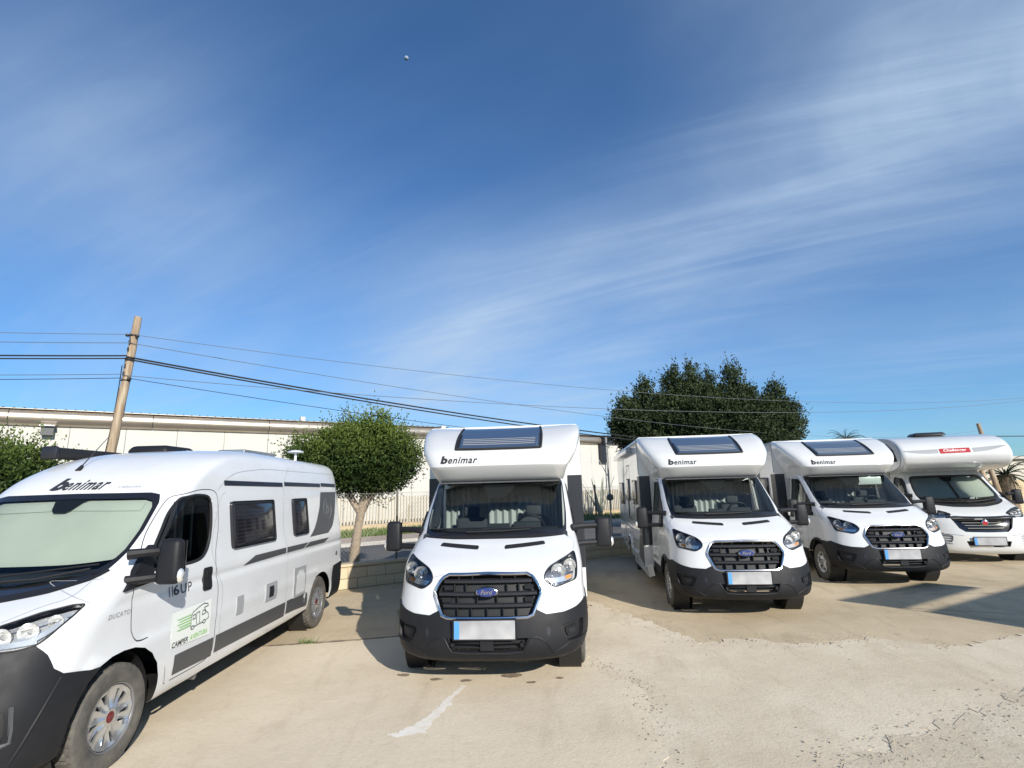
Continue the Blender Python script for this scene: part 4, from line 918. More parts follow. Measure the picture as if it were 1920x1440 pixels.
    V, F = text2d('CARAVAN', 1, .0, .2, 1.5, 1.2); V = fit(V, .20, .022); surf_front_text(S, bo, 'roof_lettering', V, F, .34, 2.04, M['midgrey'], off=.004)
    stk = fp('door_sticker', [(-1.52, .665), (-1.51, .955), (-2.10, .965), (-2.10, .64)], M['sticker'], .007)
    st = MB()
    for l in camper_logo(.40):
        V, F = flat_ribbon([(p[0] + .12, p[1] * .62 + .03) for p in l], .0075); st.add([(-1.54 - a, flank_y(S, .69 + c) + .011, .69 + c) for a, c in V], F)
    st.build('camper_drawing', M['greystripe'], bo)
    st = MB()
    for k in range(5):
        V = [(.06 + .02 * (k % 2), .10 + k * .022), (.23, .104 + k * .022), (.24, .115 + k * .022), (.03 + .03 * (k % 2), .108 + k * .022)]; st.add([(-1.54 - a, flank_y(S, .69 + c) + .011, .69 + c) for a, c in V], [(0, 1, 2, 3)])
    st.build('speed_lines', M['green'], bo)
    V, F = text2d('CAMPER', 1, .015, .2); V = fit(V, .225, .044); flank_text(S, bo, 1, 'sticker_lettering', V, F, -1.535, .665, M['darkvinyl'], .011)
    V, F = text2d('AVENTURA', 1, .015, .2); V = fit(V, .27, .044); flank_text(S, bo, 1, 'sticker_lettering', V, F, -1.785, .665, M['green'], .011)
    # roof furniture
    aw = rbox('roof_awning', (-3.95, -.88, 2.44), (3.5, .16, .12), M['matblack'], T, .04, 3)
    rbox('awning_end_cap', (-2.2, -.88, 2.44), (.04, .18, .14), M['panel'], aw, .03, 2)
    rbox('roof_fan', (-3.05, -.26, 2.505), (.60, .50, .09), M['plastic'], T, .045, 3, taper=(.85, .85))
    rbox('solar_panel', (-4.15, .22, 2.525), (.9, .36, .05), M['aluminium'], T, .006, 1); MB().box((-4.15, .22, 2.5525), (.86, .32, .003)).build('solar_panel', M['solar'], T)
    an = MB().tube([(-4.95, .56, 2.46), (-4.95, .56, 2.58)], .02, 10).build('roof_aerial', M['white'], T, smooth=True)
    MB().lathe([(0, .045), (.06, .04), (.11, .022), (.125, .008), (.11, 0), (0, -.005)], (-4.95, .56, 2.585), 'Z', 28).build('aerial_dome', M['white'], an, smooth=True)
    q = S.front(.25, 2.24); p = S.P(*q); y = -.28
    wa = MB().tube([(p[0] + .02, y, 2.22), (p[0] - .02, y, 2.28)], [.03, .012], 8).build('whip_aerial', M['matblack'], T, smooth=True)
    MB().tube([(p[0] - .02, y, 2.28), (p[0] - .26, y + .05, 2.60)], [.006, .003], 5).build('aerial_rod', M['matblack'], wa, smooth=True)
    plate(T, 0, .60, .05, .52, .11)
    return T, S

def make_overcab():
    T = thing('motorhome', 'white motorhome with rounded overcab bed and red badge, furthest right in the row', 'motorhome', group='motorhomes parked in a row')
    OVER[0] = 1; rows = cut_rows(DU_ROWS, -2.5, 15); S = Surf(rows); d = van_front(T, S, True, False); fr, sd = d['fr'], d['sd']
    NV = len(rows) - 1
    body = d['body'][:-1] + [sd(-1.45, .27), (1.5, 1.0), (2.0, 1.0), (2.0, NV), (1.5, NV), (1, NV), (.5, NV), (0, NV), (0, 13.14)] + d['ws'][1:-1][::-1] + [(0, 9.0)]
    bo = patch(S, body, [d['hl'], d['side']]).build('cab_body', M['gel'], T, smooth=True, merge=True, angle=60)
    van_lamps(T, S, d, bo); van_cab_fittings(T, S, d, True, True)
    ribbon(S, [(.0, 6.2), (.30, 6.25), (.34, 6.85)], .008, .0015, True).build('panel_gap', M['midgrey'], bo)
    for g in ([sd(-1.02, 1.26), sd(-1.01, 1.05), sd(-1.04, .86)], [sd(-1.50, .40), sd(-2.30, .40), sd(-2.31, 1.6), sd(-2.24, 1.95), sd(-1.85, 2.0)]): ribbon(S, g, .007, .0015, True).build('door_gap', M['matblack'], bo)
    ribbon(S, [fr(.45, .62), fr(.75, .66), fr(.93, .60), fr(.9, .50)], .012, .0125, True).build('bumper_crease', M['midgrey'], d['bumper'])
    # overcab nose: profile in (x,z) swept across the width with rounded ends
    prof = [(-2.6, 2.10), (-1.75, 2.09), (-1.15, 2.14), (-.86, 2.22), (-.72, 2.34), (-.68, 2.47), (-.74, 2.62), (-.90, 2.78), (-1.15, 2.90), (-1.5, 2.985), (-2.0, 3.04), (-2.7, 3.07)]
    pz = pchip(range(len(prof)), [p[1] for p in prof]); pxx = pchip(range(len(prof)), [p[0] for p in prof])
    u = np.linspace(0, len(prof) - 1, 60); A = np.stack([pxx(u), pz(u)], 1); cx, cz = -1.9, 2.58
    ys = [(-1.15, .90), (-1.147, .94), (-1.135, .965), (-1.11, .985), (-1.05, .998), (-.7, 1.0), (0, 1.0), (.7, 1.0), (1.05, .998), (1.11, .985), (1.135, .965), (1.147, .94), (1.15, .90)]
    V = []; F = []; n = len(A)
    for y, k in ys: V += [(cx + (a - cx) * (k if a > cx else 1), y, cz + (b - cz) * (1 if a < cx - .3 else (.3 + .7 * k))) for a, b in A]
    for i in range(len(ys) - 1): F += [(i * n + j, i * n + j + 1, (i + 1) * n + j + 1, (i + 1) * n + j) for j in range(n - 1)]
    F += [tuple(range(n)), tuple((len(ys) - 1) * n + j for j in range(n))]
    nose = MB().add(V, F).build('overcab_nose', M['gel'], T, smooth=True, merge=True, angle=50)
    def nx(z): # front face x for a height
        i = (A[:, 1] > 2.2) & (A[:, 0] > -1.6); zz = A[i]; zz = zz[np.argsort(zz[:, 1])]; return float(np.interp(z, zz[:, 1], zz[:, 0]))
    def strip(y0, y1, z0a, z0b, z1a, z1b, m, name, off=.004, k=14, curve=0.):
        V = []; 
        for i in range(k + 1):
            f = i / k; y = y0 + (y1 - y0) * f; za = z0a + (z0b - z0a) * f - curve * math.sin(math.pi * f); zb = z1a + (z1b - z1a) * f
            for j in range(4): z = za + (zb - za) * j / 3; V.append((nx(z) + off, y, z + off * .4))
        F = [(i * 4 + j, i * 4 + j + 1, i * 4 + 5 + j, i * 4 + 4 + j) for i in range(k) for j in range(3)]
        return MB().add(V, F).build(name, m, nose, smooth=True)
    strip(-1.08, -.36, 2.60, 2.53, 2.615, 2.63, M['midgrey'], 'nose_stripe', curve=.03); strip(.36, 1.05, 2.53, 2.66, 2.63, 2.675, M['midgrey'], 'nose_stripe', curve=.03)
    bd = strip(-.33, .30, 2.515, 2.525, 2.635, 2.64, M['red'], 'red_badge', .006)
    V, F = text2d('Challenger', 1, .02, .25); V = fit(V, .48, .08); MB().add([(nx(2.545 + b) + .010, -.25 + a, 2.545 + b) for a, b in V], F).build('badge_lettering', M['sticker'], bd)
    for s_ in (1, -1):
        ov, F, lp = tri2d(roundpoly([(-1.02, 2.36), (-1.18, 2.66), (-1.60, 2.86), (-2.1, 2.90), (-2.1, 2.36)], .06)); MB().add([(p[0], 1.153 * s_, p[1]) for p in ov], F).build('nose_side_window', M['acrylic'], nose)
        arcp = [(a + .01 - .03, b) for a, b in A[4:46]]; MB().tube([(cx + (a - cx) * .93, 1.15 * s_, cz + (b - cz) * .95) for a, b in arcp], .014, 6).build('nose_edge_trim', M['midgrey'], nose, smooth=True)
    XF, XR, W, Z0, Z1 = -2.5, -6.9, 1.15, .42, 3.07
    def flank(s_):
        ov, F, lp = tri2d([(XF, Z0)] + arch_pts(-4.9, .34, .42, Z0) + [(XR, Z0), (XR, Z1), (XF, Z1)]); return MB().add([(p[0], W * s_, p[1]) for p in ov], F)
    hb = flank(1); f2 = flank(-1); hb.add(f2.v, f2.f)
    hb.add([(XF, -W, Z1), (XF, W, Z1), (XR, W, Z1), (XR, -W, Z1)], [(0, 1, 2, 3)]); hb.add([(XF, -W, Z0), (XF, W, Z0), (XF, W, Z1), (XF, -W, Z1)], [(0, 1, 2, 3)]); hb.add([(XR, -W, Z0), (XR, W, Z0), (XR, W, Z1), (XR, -W, Z1)], [(0, 1, 2, 3)])
    box = hb.build('living_box', M['gel'], T, merge=True)
    MB().box((-4.7, 0, .5), (4.2, 2.1, .06)).build('chassis', M['matblack'], T)
    rbox('roof_vent', (-2.0, -.05, 3.085), (.55, .75, .09), M['panel'], T, .03, 2, taper=(.8, .85))
    for s_ in (1, -1):
        for a in ((-3.3, 1.8, .7, .5), (-5.6, 1.8, .9, .5)): rbox('side_window', (a[0], (W + .012) * s_, a[1]), (a[2], .03, a[3]), M['acrylic'], box, .03, 2)
        make_wheel(T, -4.9, .95 * s_, s_, .36, .225, .215, 'twin', tread=True)
    plate(T, 0, .50, .045, .60, .17)
    return T

# ------------------------------------------------------------------ place frame of the boundary wall
W0 = Vector((-3.5, 11.32)); AX = Vector((.836, .549)).normalized(); NX = Vector((-AX.y, AX.x)); WANG = math.atan2(AX.y, AX.x)
def wp(s, o, z=0): p = W0 + AX * s + NX * o; return (p.x, p.y, z)
def fence_box(m, s, o, z, ds, do, dz): m.box(wp(s, o, z), (ds, do, dz), WANG); return m
def structure(name, mb, m, kind='structure', **k):
    o = mb.build(name, m, None, **k); o['kind'] = kind; return o
def ground_mat(name, base, col2, dark, scale, stain=0.5, bump=.5, gravel=.5):
    m = bpy.data.materials.new(name); m.use_nodes = True; t = m.node_tree; b = t.nodes['Principled BSDF']; b.inputs['Roughness'].default_value = .93; b.inputs['Specular IOR Level'].default_value = .25
    T = t.nodes.new('ShaderNodeTexCoord').outputs['Object']
    def noise(sc, det=6, ro=.6, dist=0, stretch=None):
        v = T
        if stretch:
            mp = t.nodes.new('ShaderNodeMapping'); mp.inputs['Scale'].default_value = stretch; mp.inputs['Rotation'].default_value = (0, 0, .6); t.links.new(T, mp.inputs[0]); v = mp.outputs[0]
        n = t.nodes.new('ShaderNodeTexNoise'); n.inputs['Scale'].default_value = sc; n.inputs['Detail'].default_value = det; n.inputs['Roughness'].default_value = ro; n.inputs['Distortion'].default_value = dist; t.links.new(v, n.inputs['Vector']); return n.outputs['Fac']
    def rng(x, a, c, lo=0, hi=1):
        r = t.nodes.new('ShaderNodeMapRange'); r.inputs['From Min'].default_value = a; r.inputs['From Max'].default_value = c; r.inputs['To Min'].default_value = lo; r.inputs['To Max'].default_value = hi; t.links.new(x, r.inputs['Value']); return r.outputs[0]
    def mixc(f, a, c, mode='MIX'):
        x = t.nodes.new('ShaderNodeMix'); x.data_type = 'RGBA'; x.blend_type = mode
        t.links.new(f, x.inputs[0]) if not isinstance(f, float) else setattr(x.inputs[0], 'default_value', f)
        for i, q in ((6, a), (7, c)):
            if isinstance(q, tuple): x.inputs[i].default_value = (*q, 1)
            else: t.links.new(q, x.inputs[i])
        return x.outputs[2]
    c = mixc(rng(noise(scale, 7, .62, .4), .36, .66), base, col2)
    c = mixc(rng(noise(scale * 3.7, 8, .7, .8, (1, .35, 1)), .52, .74, 0, stain), c, dark)
    c = mixc(rng(noise(22, 5, .75), .54, .70, 0, .38), c, tuple(x * .62 for x in base))
    c = mixc(rng(noise(90, 3, .8), .60, .72, 0, .40), c, tuple(min(1, x * 1.35) for x in base))
    c = mixc(rng(noise(140, 2, .8), .62, .70, 0, .5 * gravel), c, tuple(x * .45 for x in base))
    t.links.new(c, b.inputs['Base Color'])
    h = t.nodes.new('ShaderNodeMath'); h.operation = 'MULTIPLY_ADD'; t.links.new(noise(38, 6, .7), h.inputs[0]); h.inputs[1].default_value = .6; t.links.new(noise(3.1, 4, .5), h.inputs[2])
    bp = t.nodes.new('ShaderNodeBump'); bp.inputs['Strength'].default_value = bump; bp.inputs['Distance'].default_value = .03; t.links.new(h.outputs[0], bp.inputs['Height']); t.links.new(bp.outputs[0], b.inputs['Normal'])
    return m
M['ground_old'] = ground_mat('old_concrete', (.56, .46, .315), (.43, .345, .225), (.29, .23, .15), .55, .75, .35)
M['ground_new'] = ground_mat('pale_concrete', (.68, .585, .44), (.59, .495, .36), (.46, .375, .26), .6, .6, .28)
M['ground_new2'] = ground_mat('pale_concrete_b', (.65, .565, .43), (.56, .47, .345), (.43, .35, .24), .8, .65, .32)
M['rubble'] = ground_mat('rough_ground', (.61, .53, .405), (.53, .45, .33), (.42, .345, .24), 1.1, .6, .5, .5)
M['whitepaint'] = mat('spilt_white_paint', (.78, .74, .67), .8, col2=(.68, .61, .50), vscale=14, detail=8)
M['stain'] = mat('oil_stain', (.17, .12, .08), .8, col2=(.30, .24, .17), vscale=20)
M['crack'] = mat('crack_dirt', (.27, .22, .16), .95, var=.3, vscale=10)

# ground: one sheet to the horizon, yard = old concrete, paler screeds laid on it
m = MB(); e = 2500; m.add([(-e, -e, -.012), (e, -e, -.012), (e, e, -.012), (-e, e, -.012)], [(0, 1, 2, 3)])
structure('ground', m, M['soil'])
def sheet(pts, z, name, mm, rag=.06, step=.12, thick=.0, kind='structure', jag=True):
    P = dens(pts, step) if step else pts
    if rag: P = [(x + rag * (math.sin(x * 9.1 + y * 5.3) * .5 + math.sin(x * 23.7 - y * 17.1) * .3 + random.uniform(-.5, .5)), y + rag * (math.sin(y * 8.3 - x * 4.9) * .5 + math.sin(y * 21.3 + x * 19.7) * .3 + random.uniform(-.5, .5))) for x, y in P]
    ov, F, lp = tri2d(P); mb = MB().add([(p[0], p[1], z) for p in ov], F)
    if thick:
        lp = lp[0]; n = len(lp); mb.add([(p[0], p[1], z) for p in lp] + [(p[0] - 0, p[1], z - thick) for p in lp], [(i, (i + 1) % n, n + (i + 1) % n, n + i) for i in range(n)])
    o = mb.build(name, mm, None); o['kind'] = kind; return o
yard = [wp(-40, 0)[:2], wp(60, 0)[:2], (60, 10), (60, -30), (-40, -30)]
sheet(yard, 0, 'yard_concrete', M['ground_old'], rag=0, step=None)
slabA = [(-6, -3), (.95, -3), (1.0, 3.4), (1.02, 4.1), (1.10, 4.77), (1.16, 5.35), (1.13, 5.72), (.98, 6.05), (.80, 6.32), (.85, 7.6), (-.6, 7.9), (-1.9, 7.55), (-3.0, 7.35), (-6, 7.0), (-12, 6.2), (-12, -3)]
sheet(slabA, .012, 'concrete_screed', M['ground_new'], rag=.045, step=.08, thick=.008)
slabB = [(.6, -3), (.65, 4.1), (.7, 4.77), (.7, 5.5), (.6, 6.05), (.5, 6.32), (.7, 8.0), (1.0, 8.4), (1.22, 9.7), (1.45, 9.2), (1.81, 8.28), (2.1, 7.3), (2.27, 6.9), (2.87, 7.07), (3.6, 6.75), (4.3, 7.0), (5.0, 6.6), (6.2, 6.9), (9, 7.4), (11, 6.4), (11, -3)]
sheet(slabB, .009, 'concrete_screed', M['ground_new2'], rag=.10, step=.07, thick=.006)
sheet([(2.0, 3.9), (2.41, 4.25), (2.96, 4.47), (3.8, 4.75), (4.57, 5.21), (6.5, 5.7), (9, 4.5), (8, 2), (2, 2)], .0135, 'rough_ground_patch', M['rubble'], rag=.12, step=.06, thick=.006)
sheet([(-1.12, 4.67), (-1.0, 4.75), (-.90, 4.83), (-.84, 4.98), (-.77, 5.2), (-.70, 5.40), (-.63, 5.60), (-.59, 5.74), (-.54, 5.72), (-.58, 5.52), (-.65, 5.28), (-.72, 5.05), (-.76, 4.85), (-.78, 4.72), (-.9, 4.66), (-1.0, 4.66)], .0145, 'white_paint_streak', M['whitepaint'], rag=.036, step=.03)
for cx, cy, r in ((-.08, 5.98, .07), (-.86, 5.92, .045), (.42, 5.86, .03), (-.55, 5.85, .035), (.12, 5.77, .03), (-1.25, 6.08, .05)):
    sheet([(cx + r * 1.5 * math.cos(a), cy + r * .8 * math.sin(a)) for a in np.linspace(0, 6.0, 10)], .0185, 'oil_stain', M['stain'], rag=.02, step=.03)
def crack(pts, w=.018, z=.0165, name='ground_crack'):
    P = dens(list(pts) + [pts[-1]], .07)[:-1]; V = []; 
    for i, p in enumerate(P):
        j = (random.uniform(-.012, .012), random.uniform(-.012, .012)); ww = w * random.uniform(.25, 1.2); V += [(p[0] + j[0], p[1] + j[1] - ww / 2, z), (p[0] + j[0] + ww * .3, p[1] + j[1] + ww / 2, z)]
    o = MB().add(V, [(2 * i, 2 * i + 2, 2 * i + 3, 2 * i + 1) for i in range(len(P) - 1)]).build(name, M['crack'], None); o['kind'] = 'structure'; return o
crack([(-3.4, 7.3), (-2.4, 7.42), (-1.6, 7.62), (-.3, 7.85)], .035)
crack([(5.7, 8.6), (6.5, 7.75), (7.6, 7.3), (9.4, 6.9)], .018, .0035); crack([(6.3, 9.4), (7.9, 9.95), (9.7, 9.3)], .015, .0035)
# loose pebbles along the broken edges
V = []; F = []
def pebble(x, y, r, z):
    k = len(V); a = random.uniform(0, 6.28)
    P = [(math.cos(a + i * 2.094), math.sin(a + i * 2.094), -.2) for i in range(3)] + [(.5 * math.cos(a + 1 + i * 2.094), .5 * math.sin(a + 1 + i * 2.094), .55) for i in range(3)]
    V.extend((x + p[0] * r * random.uniform(.7, 1.3), y + p[1] * r * random.uniform(.7, 1.3), z + p[2] * r) for p in P); F.extend([(k, k + 1, k + 4, k + 3), (k + 1, k + 2, k + 5, k + 4), (k + 2, k, k + 3, k + 5), (k + 3, k + 4, k + 5)])
for edge, n, sp in ((slabA[2:9], 260, .09), (slabB[8:17], 500, .16), ([(2.0, 3.9), (2.41, 4.25), (2.96, 4.47), (3.8, 4.75), (4.57, 5.21)], 260, .16)):
    for _ in range(n):
        i = random.randrange(len(edge) - 1); f = random.random(); a, b = edge[i], edge[i + 1]; pebble(a[0] + (b[0] - a[0]) * f + random.gauss(0, sp), a[1] + (b[1] - a[1]) * f + random.gauss(0, sp), random.uniform(.003, .011), .016)
for _ in range(1300): pebble(random.uniform(-3.5, 9), random.uniform(2.6, 11), random.uniform(.002, .006), .013)
for _ in range(300): x = random.uniform(2.2, 7); pebble(x, random.uniform(3.2, 4.1 + .25 * (x - 2)), random.uniform(.004, .014), .016)
structure('loose_gravel', MB().add(V, F), M['rock'], 'stuff')

# ------------------------------------------------------------------ boundary wall with chain link fence
BW = thing('block_wall', 'low wall of yellowish rendered blocks at the back of the yard behind the motorhomes', 'wall', wp(0, 0), WANG)
def local(parent_ang=WANG): pass
core = MB().box((10, .10, .225), (56, .17, .45)).build('wall_core', M['mortar'], BW)
MB().box((10, .10, .47), (56, .24, .05)).build('coping', M['block'], BW)
bm_ = rbox('block', (0, 0, 0), (.392, .03, .196), M['block'], BW, .006, 1); first = True
cnt = 0
for row in range(2):
    for i in range(70):
        s = -4 + i * .40 + (.2 if row else 0)
        o = bm_ if first else bm_.copy()
        if not first: COL.objects.link(o)
        first = False; o.parent = BW; o.location = (s, .002 + random.uniform(-.002, .002), .105 + row * .205); o.rotation_euler = (0, 0, random.uniform(-.004, .004))
CF = thing('chain_link_fence', 'chain link fence on dark posts standing along the top of the low block wall', 'fence', wp(0, .10, .49), WANG)
posts = [-9.6, -6.6, -3.6, 1.08, 4.05, 7.0, 10.0, 13.0, 16.0, 19.0, 22.0, 25.0]
post_me = None
for s in posts:
    if post_me is None: o = MB().tube([(0, 0, 0), (0, 0, 1.50)], .024, 8).build('fence_post', M['postgreen'], CF, smooth=True); post_me = o.data
    else: o = link('fence_post', post_me, CF)
    o.location = (s, 0, 0)
m = MB()
def wire(a, b, r):
    a = Vector(a); b = Vector(b); d = (b - a).normalized(); u = Vector((0, 1, 0)); w = d.cross(u).normalized(); k = len(m.v); P = []
    for q in (a, b): P += [q + u * r, q - u * r * .5 + w * r * .87, q - u * r * .5 - w * r * .87]
    m.v += [tuple(p) for p in P]; m.f += [(k, k + 1, k + 4, k + 3), (k + 1, k + 2, k + 5, k + 4), (k + 2, k, k + 3, k + 5)]
pt = .075; H = 1.42
for i in range(int(34 / pt)):
    s = -9 + i * pt; wire((s, .004, .02), (s + H * .8, .004, .02 + H), .0017); wire((s + H * .8, -.004, .02), (s, -.004, .02 + H), .0017)
o = m.build('wire_mesh', M['galv'], CF); o['kind'] = 'stuff'
for z in (.03, .75, 1.43): MB().tube([(-9.6, -.01, z), (25, -.01, z)], .0028, 5).build('tension_wire', M['galv'], CF)

# ------------------------------------------------------------------ verge, road, pavement, far boundary
def strip(o0, o1, z, name, mm, s0=-60, s1=120): return structure(name, MB().add([wp(s0, o0, z), wp(s1, o0, z), wp(s1, o1, z), wp(s0, o1, z)], [(0, 1, 2, 3)]), mm)
strip(.25, 1.7, .004, 'verge', M['soil']); strip(1.7, 8.6, .006, 'road', M['asphalt']); 
structure('pavement', MB().box(wp(30, 9.9, .06), (180, 2.4, .12), WANG), M['pavement']); structure('kerb', MB().box(wp(30, 8.63, .066), (180, .16, .135), WANG), M['kerb'])
strip(11.1, 14, .05, 'planting_strip', M['soil'])
def grass(s0, s1, o0, o1, n, h, name, dens_f=None):
    V = []; F = []
    for _ in range(n):
        s = random.uniform(s0, s1); o = random.uniform(o0, o1)
        if dens_f and random.random() > dens_f(s, o): continue
        x, y, _z = wp(s, o); a = random.uniform(0, 6.28); hh = h * random.uniform(.4, 1.2); w = hh * .12; lx, ly = random.uniform(-.4, .4) * hh, random.uniform(-.4, .4) * hh; k = len(V)
        V.extend([(x - w * math.cos(a), y - w * math.sin(a), .04), (x + w * math.cos(a), y + w * math.sin(a), .04), (x + lx, y + ly, .04 + hh)]); F.append((k, k + 1, k + 2))
    structure(name, MB().add(V, F), M['grass'], 'stuff')
grass(-6, 30, 11.2, 13.8, 26000, .32, 'verge_grass', lambda s, o: .5 + .5 * math.sin(s * .8) * math.sin(o * 2 + s * .3))
grass(-5, 12, .3, 1.6, 3500, .22, 'weeds', lambda s, o: 1 if math.sin(s * 2.1) > .1 else .15)
V = []; F = []
for cx, cy in ((-2.85, 7.42), (-2.75, 7.4), (-1.9, 9.0), (-2.1, 11.9), (-1.2, 12.5)):
    for _ in range(26):
        a = random.uniform(0, 6.28); l = random.uniform(.04, .13); x = cx + random.gauss(0, .04); y = cy + random.gauss(0, .02); k = len(V); V += [(x - .006, y, .015), (x + .006, y, .015), (x + l * math.cos(a), y + l * math.sin(a), .015 + l * random.uniform(.2, .7))]; F.append((k, k + 1, k + 2))
structure('crack_weeds', MB().add(V, F), M['grass'], 'stuff')

PF = thing('palisade_fence', 'cream palisade fence of narrow upright pales on a sandy base wall across the road', 'fence', wp(0, 14), WANG)
MB().box((14, .12, .22), (84, .22, .44)).build('base_wall', M['sandwall'], PF)
m = MB()
for i in range(500): s = -24 + i * .155; m.add([(s, -.03, .46), (s + .08, -.03, .46), (s + .08, -.03, 1.70), (s + .04, -.03, 1.74), (s, -.03, 1.70)] + [(s, .03, .46), (s + .08, .03, .46), (s + .08, .03, 1.70), (s + .04, .03, 1.74), (s, .03, 1.70)], [(0, 1, 2, 3, 4), (5, 9, 8, 7, 6), (0, 5, 6, 1), (1, 6, 7, 2), (2, 7, 8, 3), (3, 8, 9, 4), (4, 9, 5, 0)])
o = m.build('pale', M['palis'], PF); o['kind'] = 'stuff'
for z in (.62, 1.55): MB().box((14, .06, z), (84, .04, .05)).build('fence_rail', M['palis'], PF)
for i in range(20): MB().box((-23 + i * 2.5, .08, .85), (.06, .06, .9)).build('fence_post', M['palis'], PF)
sheetwall = structure('factory_yard', MB().add([wp(-40, 14.3, .03), wp(70, 14.3, .03), wp(70, 24, .03), wp(-40, 24, .03)], [(0, 1, 2, 3)]), M['asphalt'])

# ------------------------------------------------------------------ warehouses
def warehouse(name, label, s0, s1, dz, gutter_r=.42):
    o_ = 24; T = thing(name, label, 'warehouse', wp(s0, o_), WANG); Lw = s1 - s0
    core = MB().box((Lw / 2, 15, 2.9), (Lw - .1, 29.7, 5.7)).build('wall', M['mortar'], T)
    pw = 2.3; n = int(Lw / pw); pw = Lw / n
    me_a = rbox('wall_panel', (0, 0, 0), (pw - .014, .12, 1.62), M['concrete_panel'], T, .012, 1); me_b = rbox('wall_panel', (0, 0, 0), (pw - .014, .12, 4.1), M['concrete_panel'], T, .012, 1)
    for i in range(n):
        for j, src in enumerate((me_a, me_b)):
            o = src if i == 0 else src.copy()
            if i: COL.objects.link(o); o.parent = T
            o.location = (pw * (i + .5), .05 + random.uniform(-.004, .004), (4.95 if j == 0 else 2.1) + dz)
            o.rotation_euler = (random.uniform(-.002, .002), 0, 0)
    # half-round fascia gutter in lengths
    gl = 6.0; ng = max(1, round(Lw / gl)); gl = Lw / ng; g0 = None
    for i in range(ng):
        if g0 is None:
            m = MB(); V = []; F = []; arc = [(-.02 - gutter_r * math.sin(a) * .95, .0 - gutter_r * math.cos(a)) for a in np.linspace(-.05, math.pi + .05, 18)] + [(.1, gutter_r), (.1, -gutter_r)]
            k = len(arc); ns_ = 24
            for q in range(ns_ + 1):
                x = (gl - .03) * q / ns_ - gl / 2; V += [(x, y + .006 * math.sin(q * 1.3), z) for y, z in arc]
            for q in range(ns_): F += [(q * k + j, q * k + (j + 1) % k, (q + 1) * k + (j + 1) % k, (q + 1) * k + j) for j in range(k)]
            F += [tuple(range(k)), tuple(ns_ * k + j for j in range(k))]
            g0 = m.add(V, F).build('gutter', M['gutter'], T, smooth=True, angle=50); o = g0
        else: o = g0.copy(); COL.objects.link(o); o.parent = T
        o.location = (gl * (i + .5), .0, 6.12 + dz)
    # ribbed roof edge
    m = MB(); V = []; x = 0; F = []
    prof = []
    while x < Lw: prof += [(x, 0), (x + .27, 0), (x + .31, .04), (x + .36, .04), (x + .40, 0)]; x += .40
    V = [(x, -.30, 6.56 + dz + z) for x, z in prof] + [(x, 14, 7.3 + dz + z) for x, z in prof]; n2 = len(prof)
    m.add(V, [(i, i + 1, n2 + i + 1, n2 + i) for i in range(n2 - 1)]).build('ribbed_roof', M['roofsheet'], T)
    MB().box((Lw / 2, -.29, 6.545 + dz), (Lw, .05, .03)).build('roof_flashing', M['gutter'], T)
    return T
A_ = warehouse('warehouse', 'long cream panelled warehouse with a round metal gutter behind the camper van and round tree', -34, 13.6, 0)
MB().box((47.45, -.2, 6.35), (.35, .7, .55)).build('gutter_end_cap', M['concrete_panel'], A_)
lp_ = MB().box((34 - 8.66, -.25, 5.45), (.5, .35, .45)).build('wall_lamp', M['greystripe'], A_); MB().box((34 - 8.66, -.36, 5.70), (.6, .5, .05)).build('lamp_hood', M['aluminium'], lp_)
x_ = 34 + 3.9; MB().box((x_, 1.2, 6.85), (.3, .3, .32)).build('roof_vent', M['concrete_panel'], A_)
B_ = warehouse('warehouse', 'further cream warehouse with a dark rain hopper between the second motorhome and the middle one', 14.4, 42, -.12, .36)
hx = 29.8 - 14.4; hp = MB().box((hx, -.45, 6.05), (1.2, .5, .75)).build('rain_hopper', M['panel'], B_); MB().box((hx - .3, -.30, 4.9), (.9, .25, 1.7)).build('louvre_box', M['panel'], hp); MB().tube([(hx, -.5, 5.8), (hx, -.5, .1)], .06, 8).build('downpipe', M['galv'], hp, smooth=True)

# ------------------------------------------------------------------ poles and cables
PB = wp(-2.98, .42); 
def wood_pole(label, base, top, r0, r1, marks=True, name='utility_pole'):
    T = thing(name, label, 'utility pole', base)
    b = Vector(base); t = Vector(top) - b; n = 26; pts = []; rs = []
    for i in range(n + 1):
        f = i / n; pts.append((t.x * f + .02 * math.sin(f * 9) * (1 - f), t.y * f + .012 * math.sin(f * 7 + 1), t.z * f)); rs.append(r0 + (r1 - r0) * f + .006 * math.sin(f * 31) * (1 - f))
    m = MB().tube(pts, rs, 20)
    m.v = [(x + .004 * math.sin(z * 11 + x * 90), y + .004 * math.sin(z * 17 + y * 70), z) for x, y, z in m.v]
    m.build('pole_shaft', M['wood'], T, smooth=True, angle=60); return T, pts, rs
pb = (-7.12, 9.02, 0); ptp = (-6.86, 9.12, 5.22)
P1, pts1, rs1 = wood_pole('leaning wooden utility pole with crossing cables behind the camper van', pb, ptp, .092, .060)
def on_pole(z): 
    f = z / 5.22; return Vector((pb[0] + (ptp[0] - pb[0]) * f, pb[1] + (ptp[1] - pb[1]) * f, z))
for z in (4.02, 4.42, 4.86):
    p = on_pole(z) - Vector(pb); MB().lathe([(.0, -.004), (.074, -.012), (.074, .012), (0, .004)], tuple(p), 'Z', 16).build('steel_band', M['matblack'], P1)
for z, s_, in ((4.86, -1), (4.84, 1), (4.04, 1)):
    p = on_pole(z) - Vector(pb) + Vector((.09 * s_, -.04, 0)); MB().lathe([(0, -.03), (.03, -.02), (.034, 0), (.03, .02), (0, .03)], tuple(p), 'Z', 10).build('insulator', M['matblack'], P1, smooth=True)
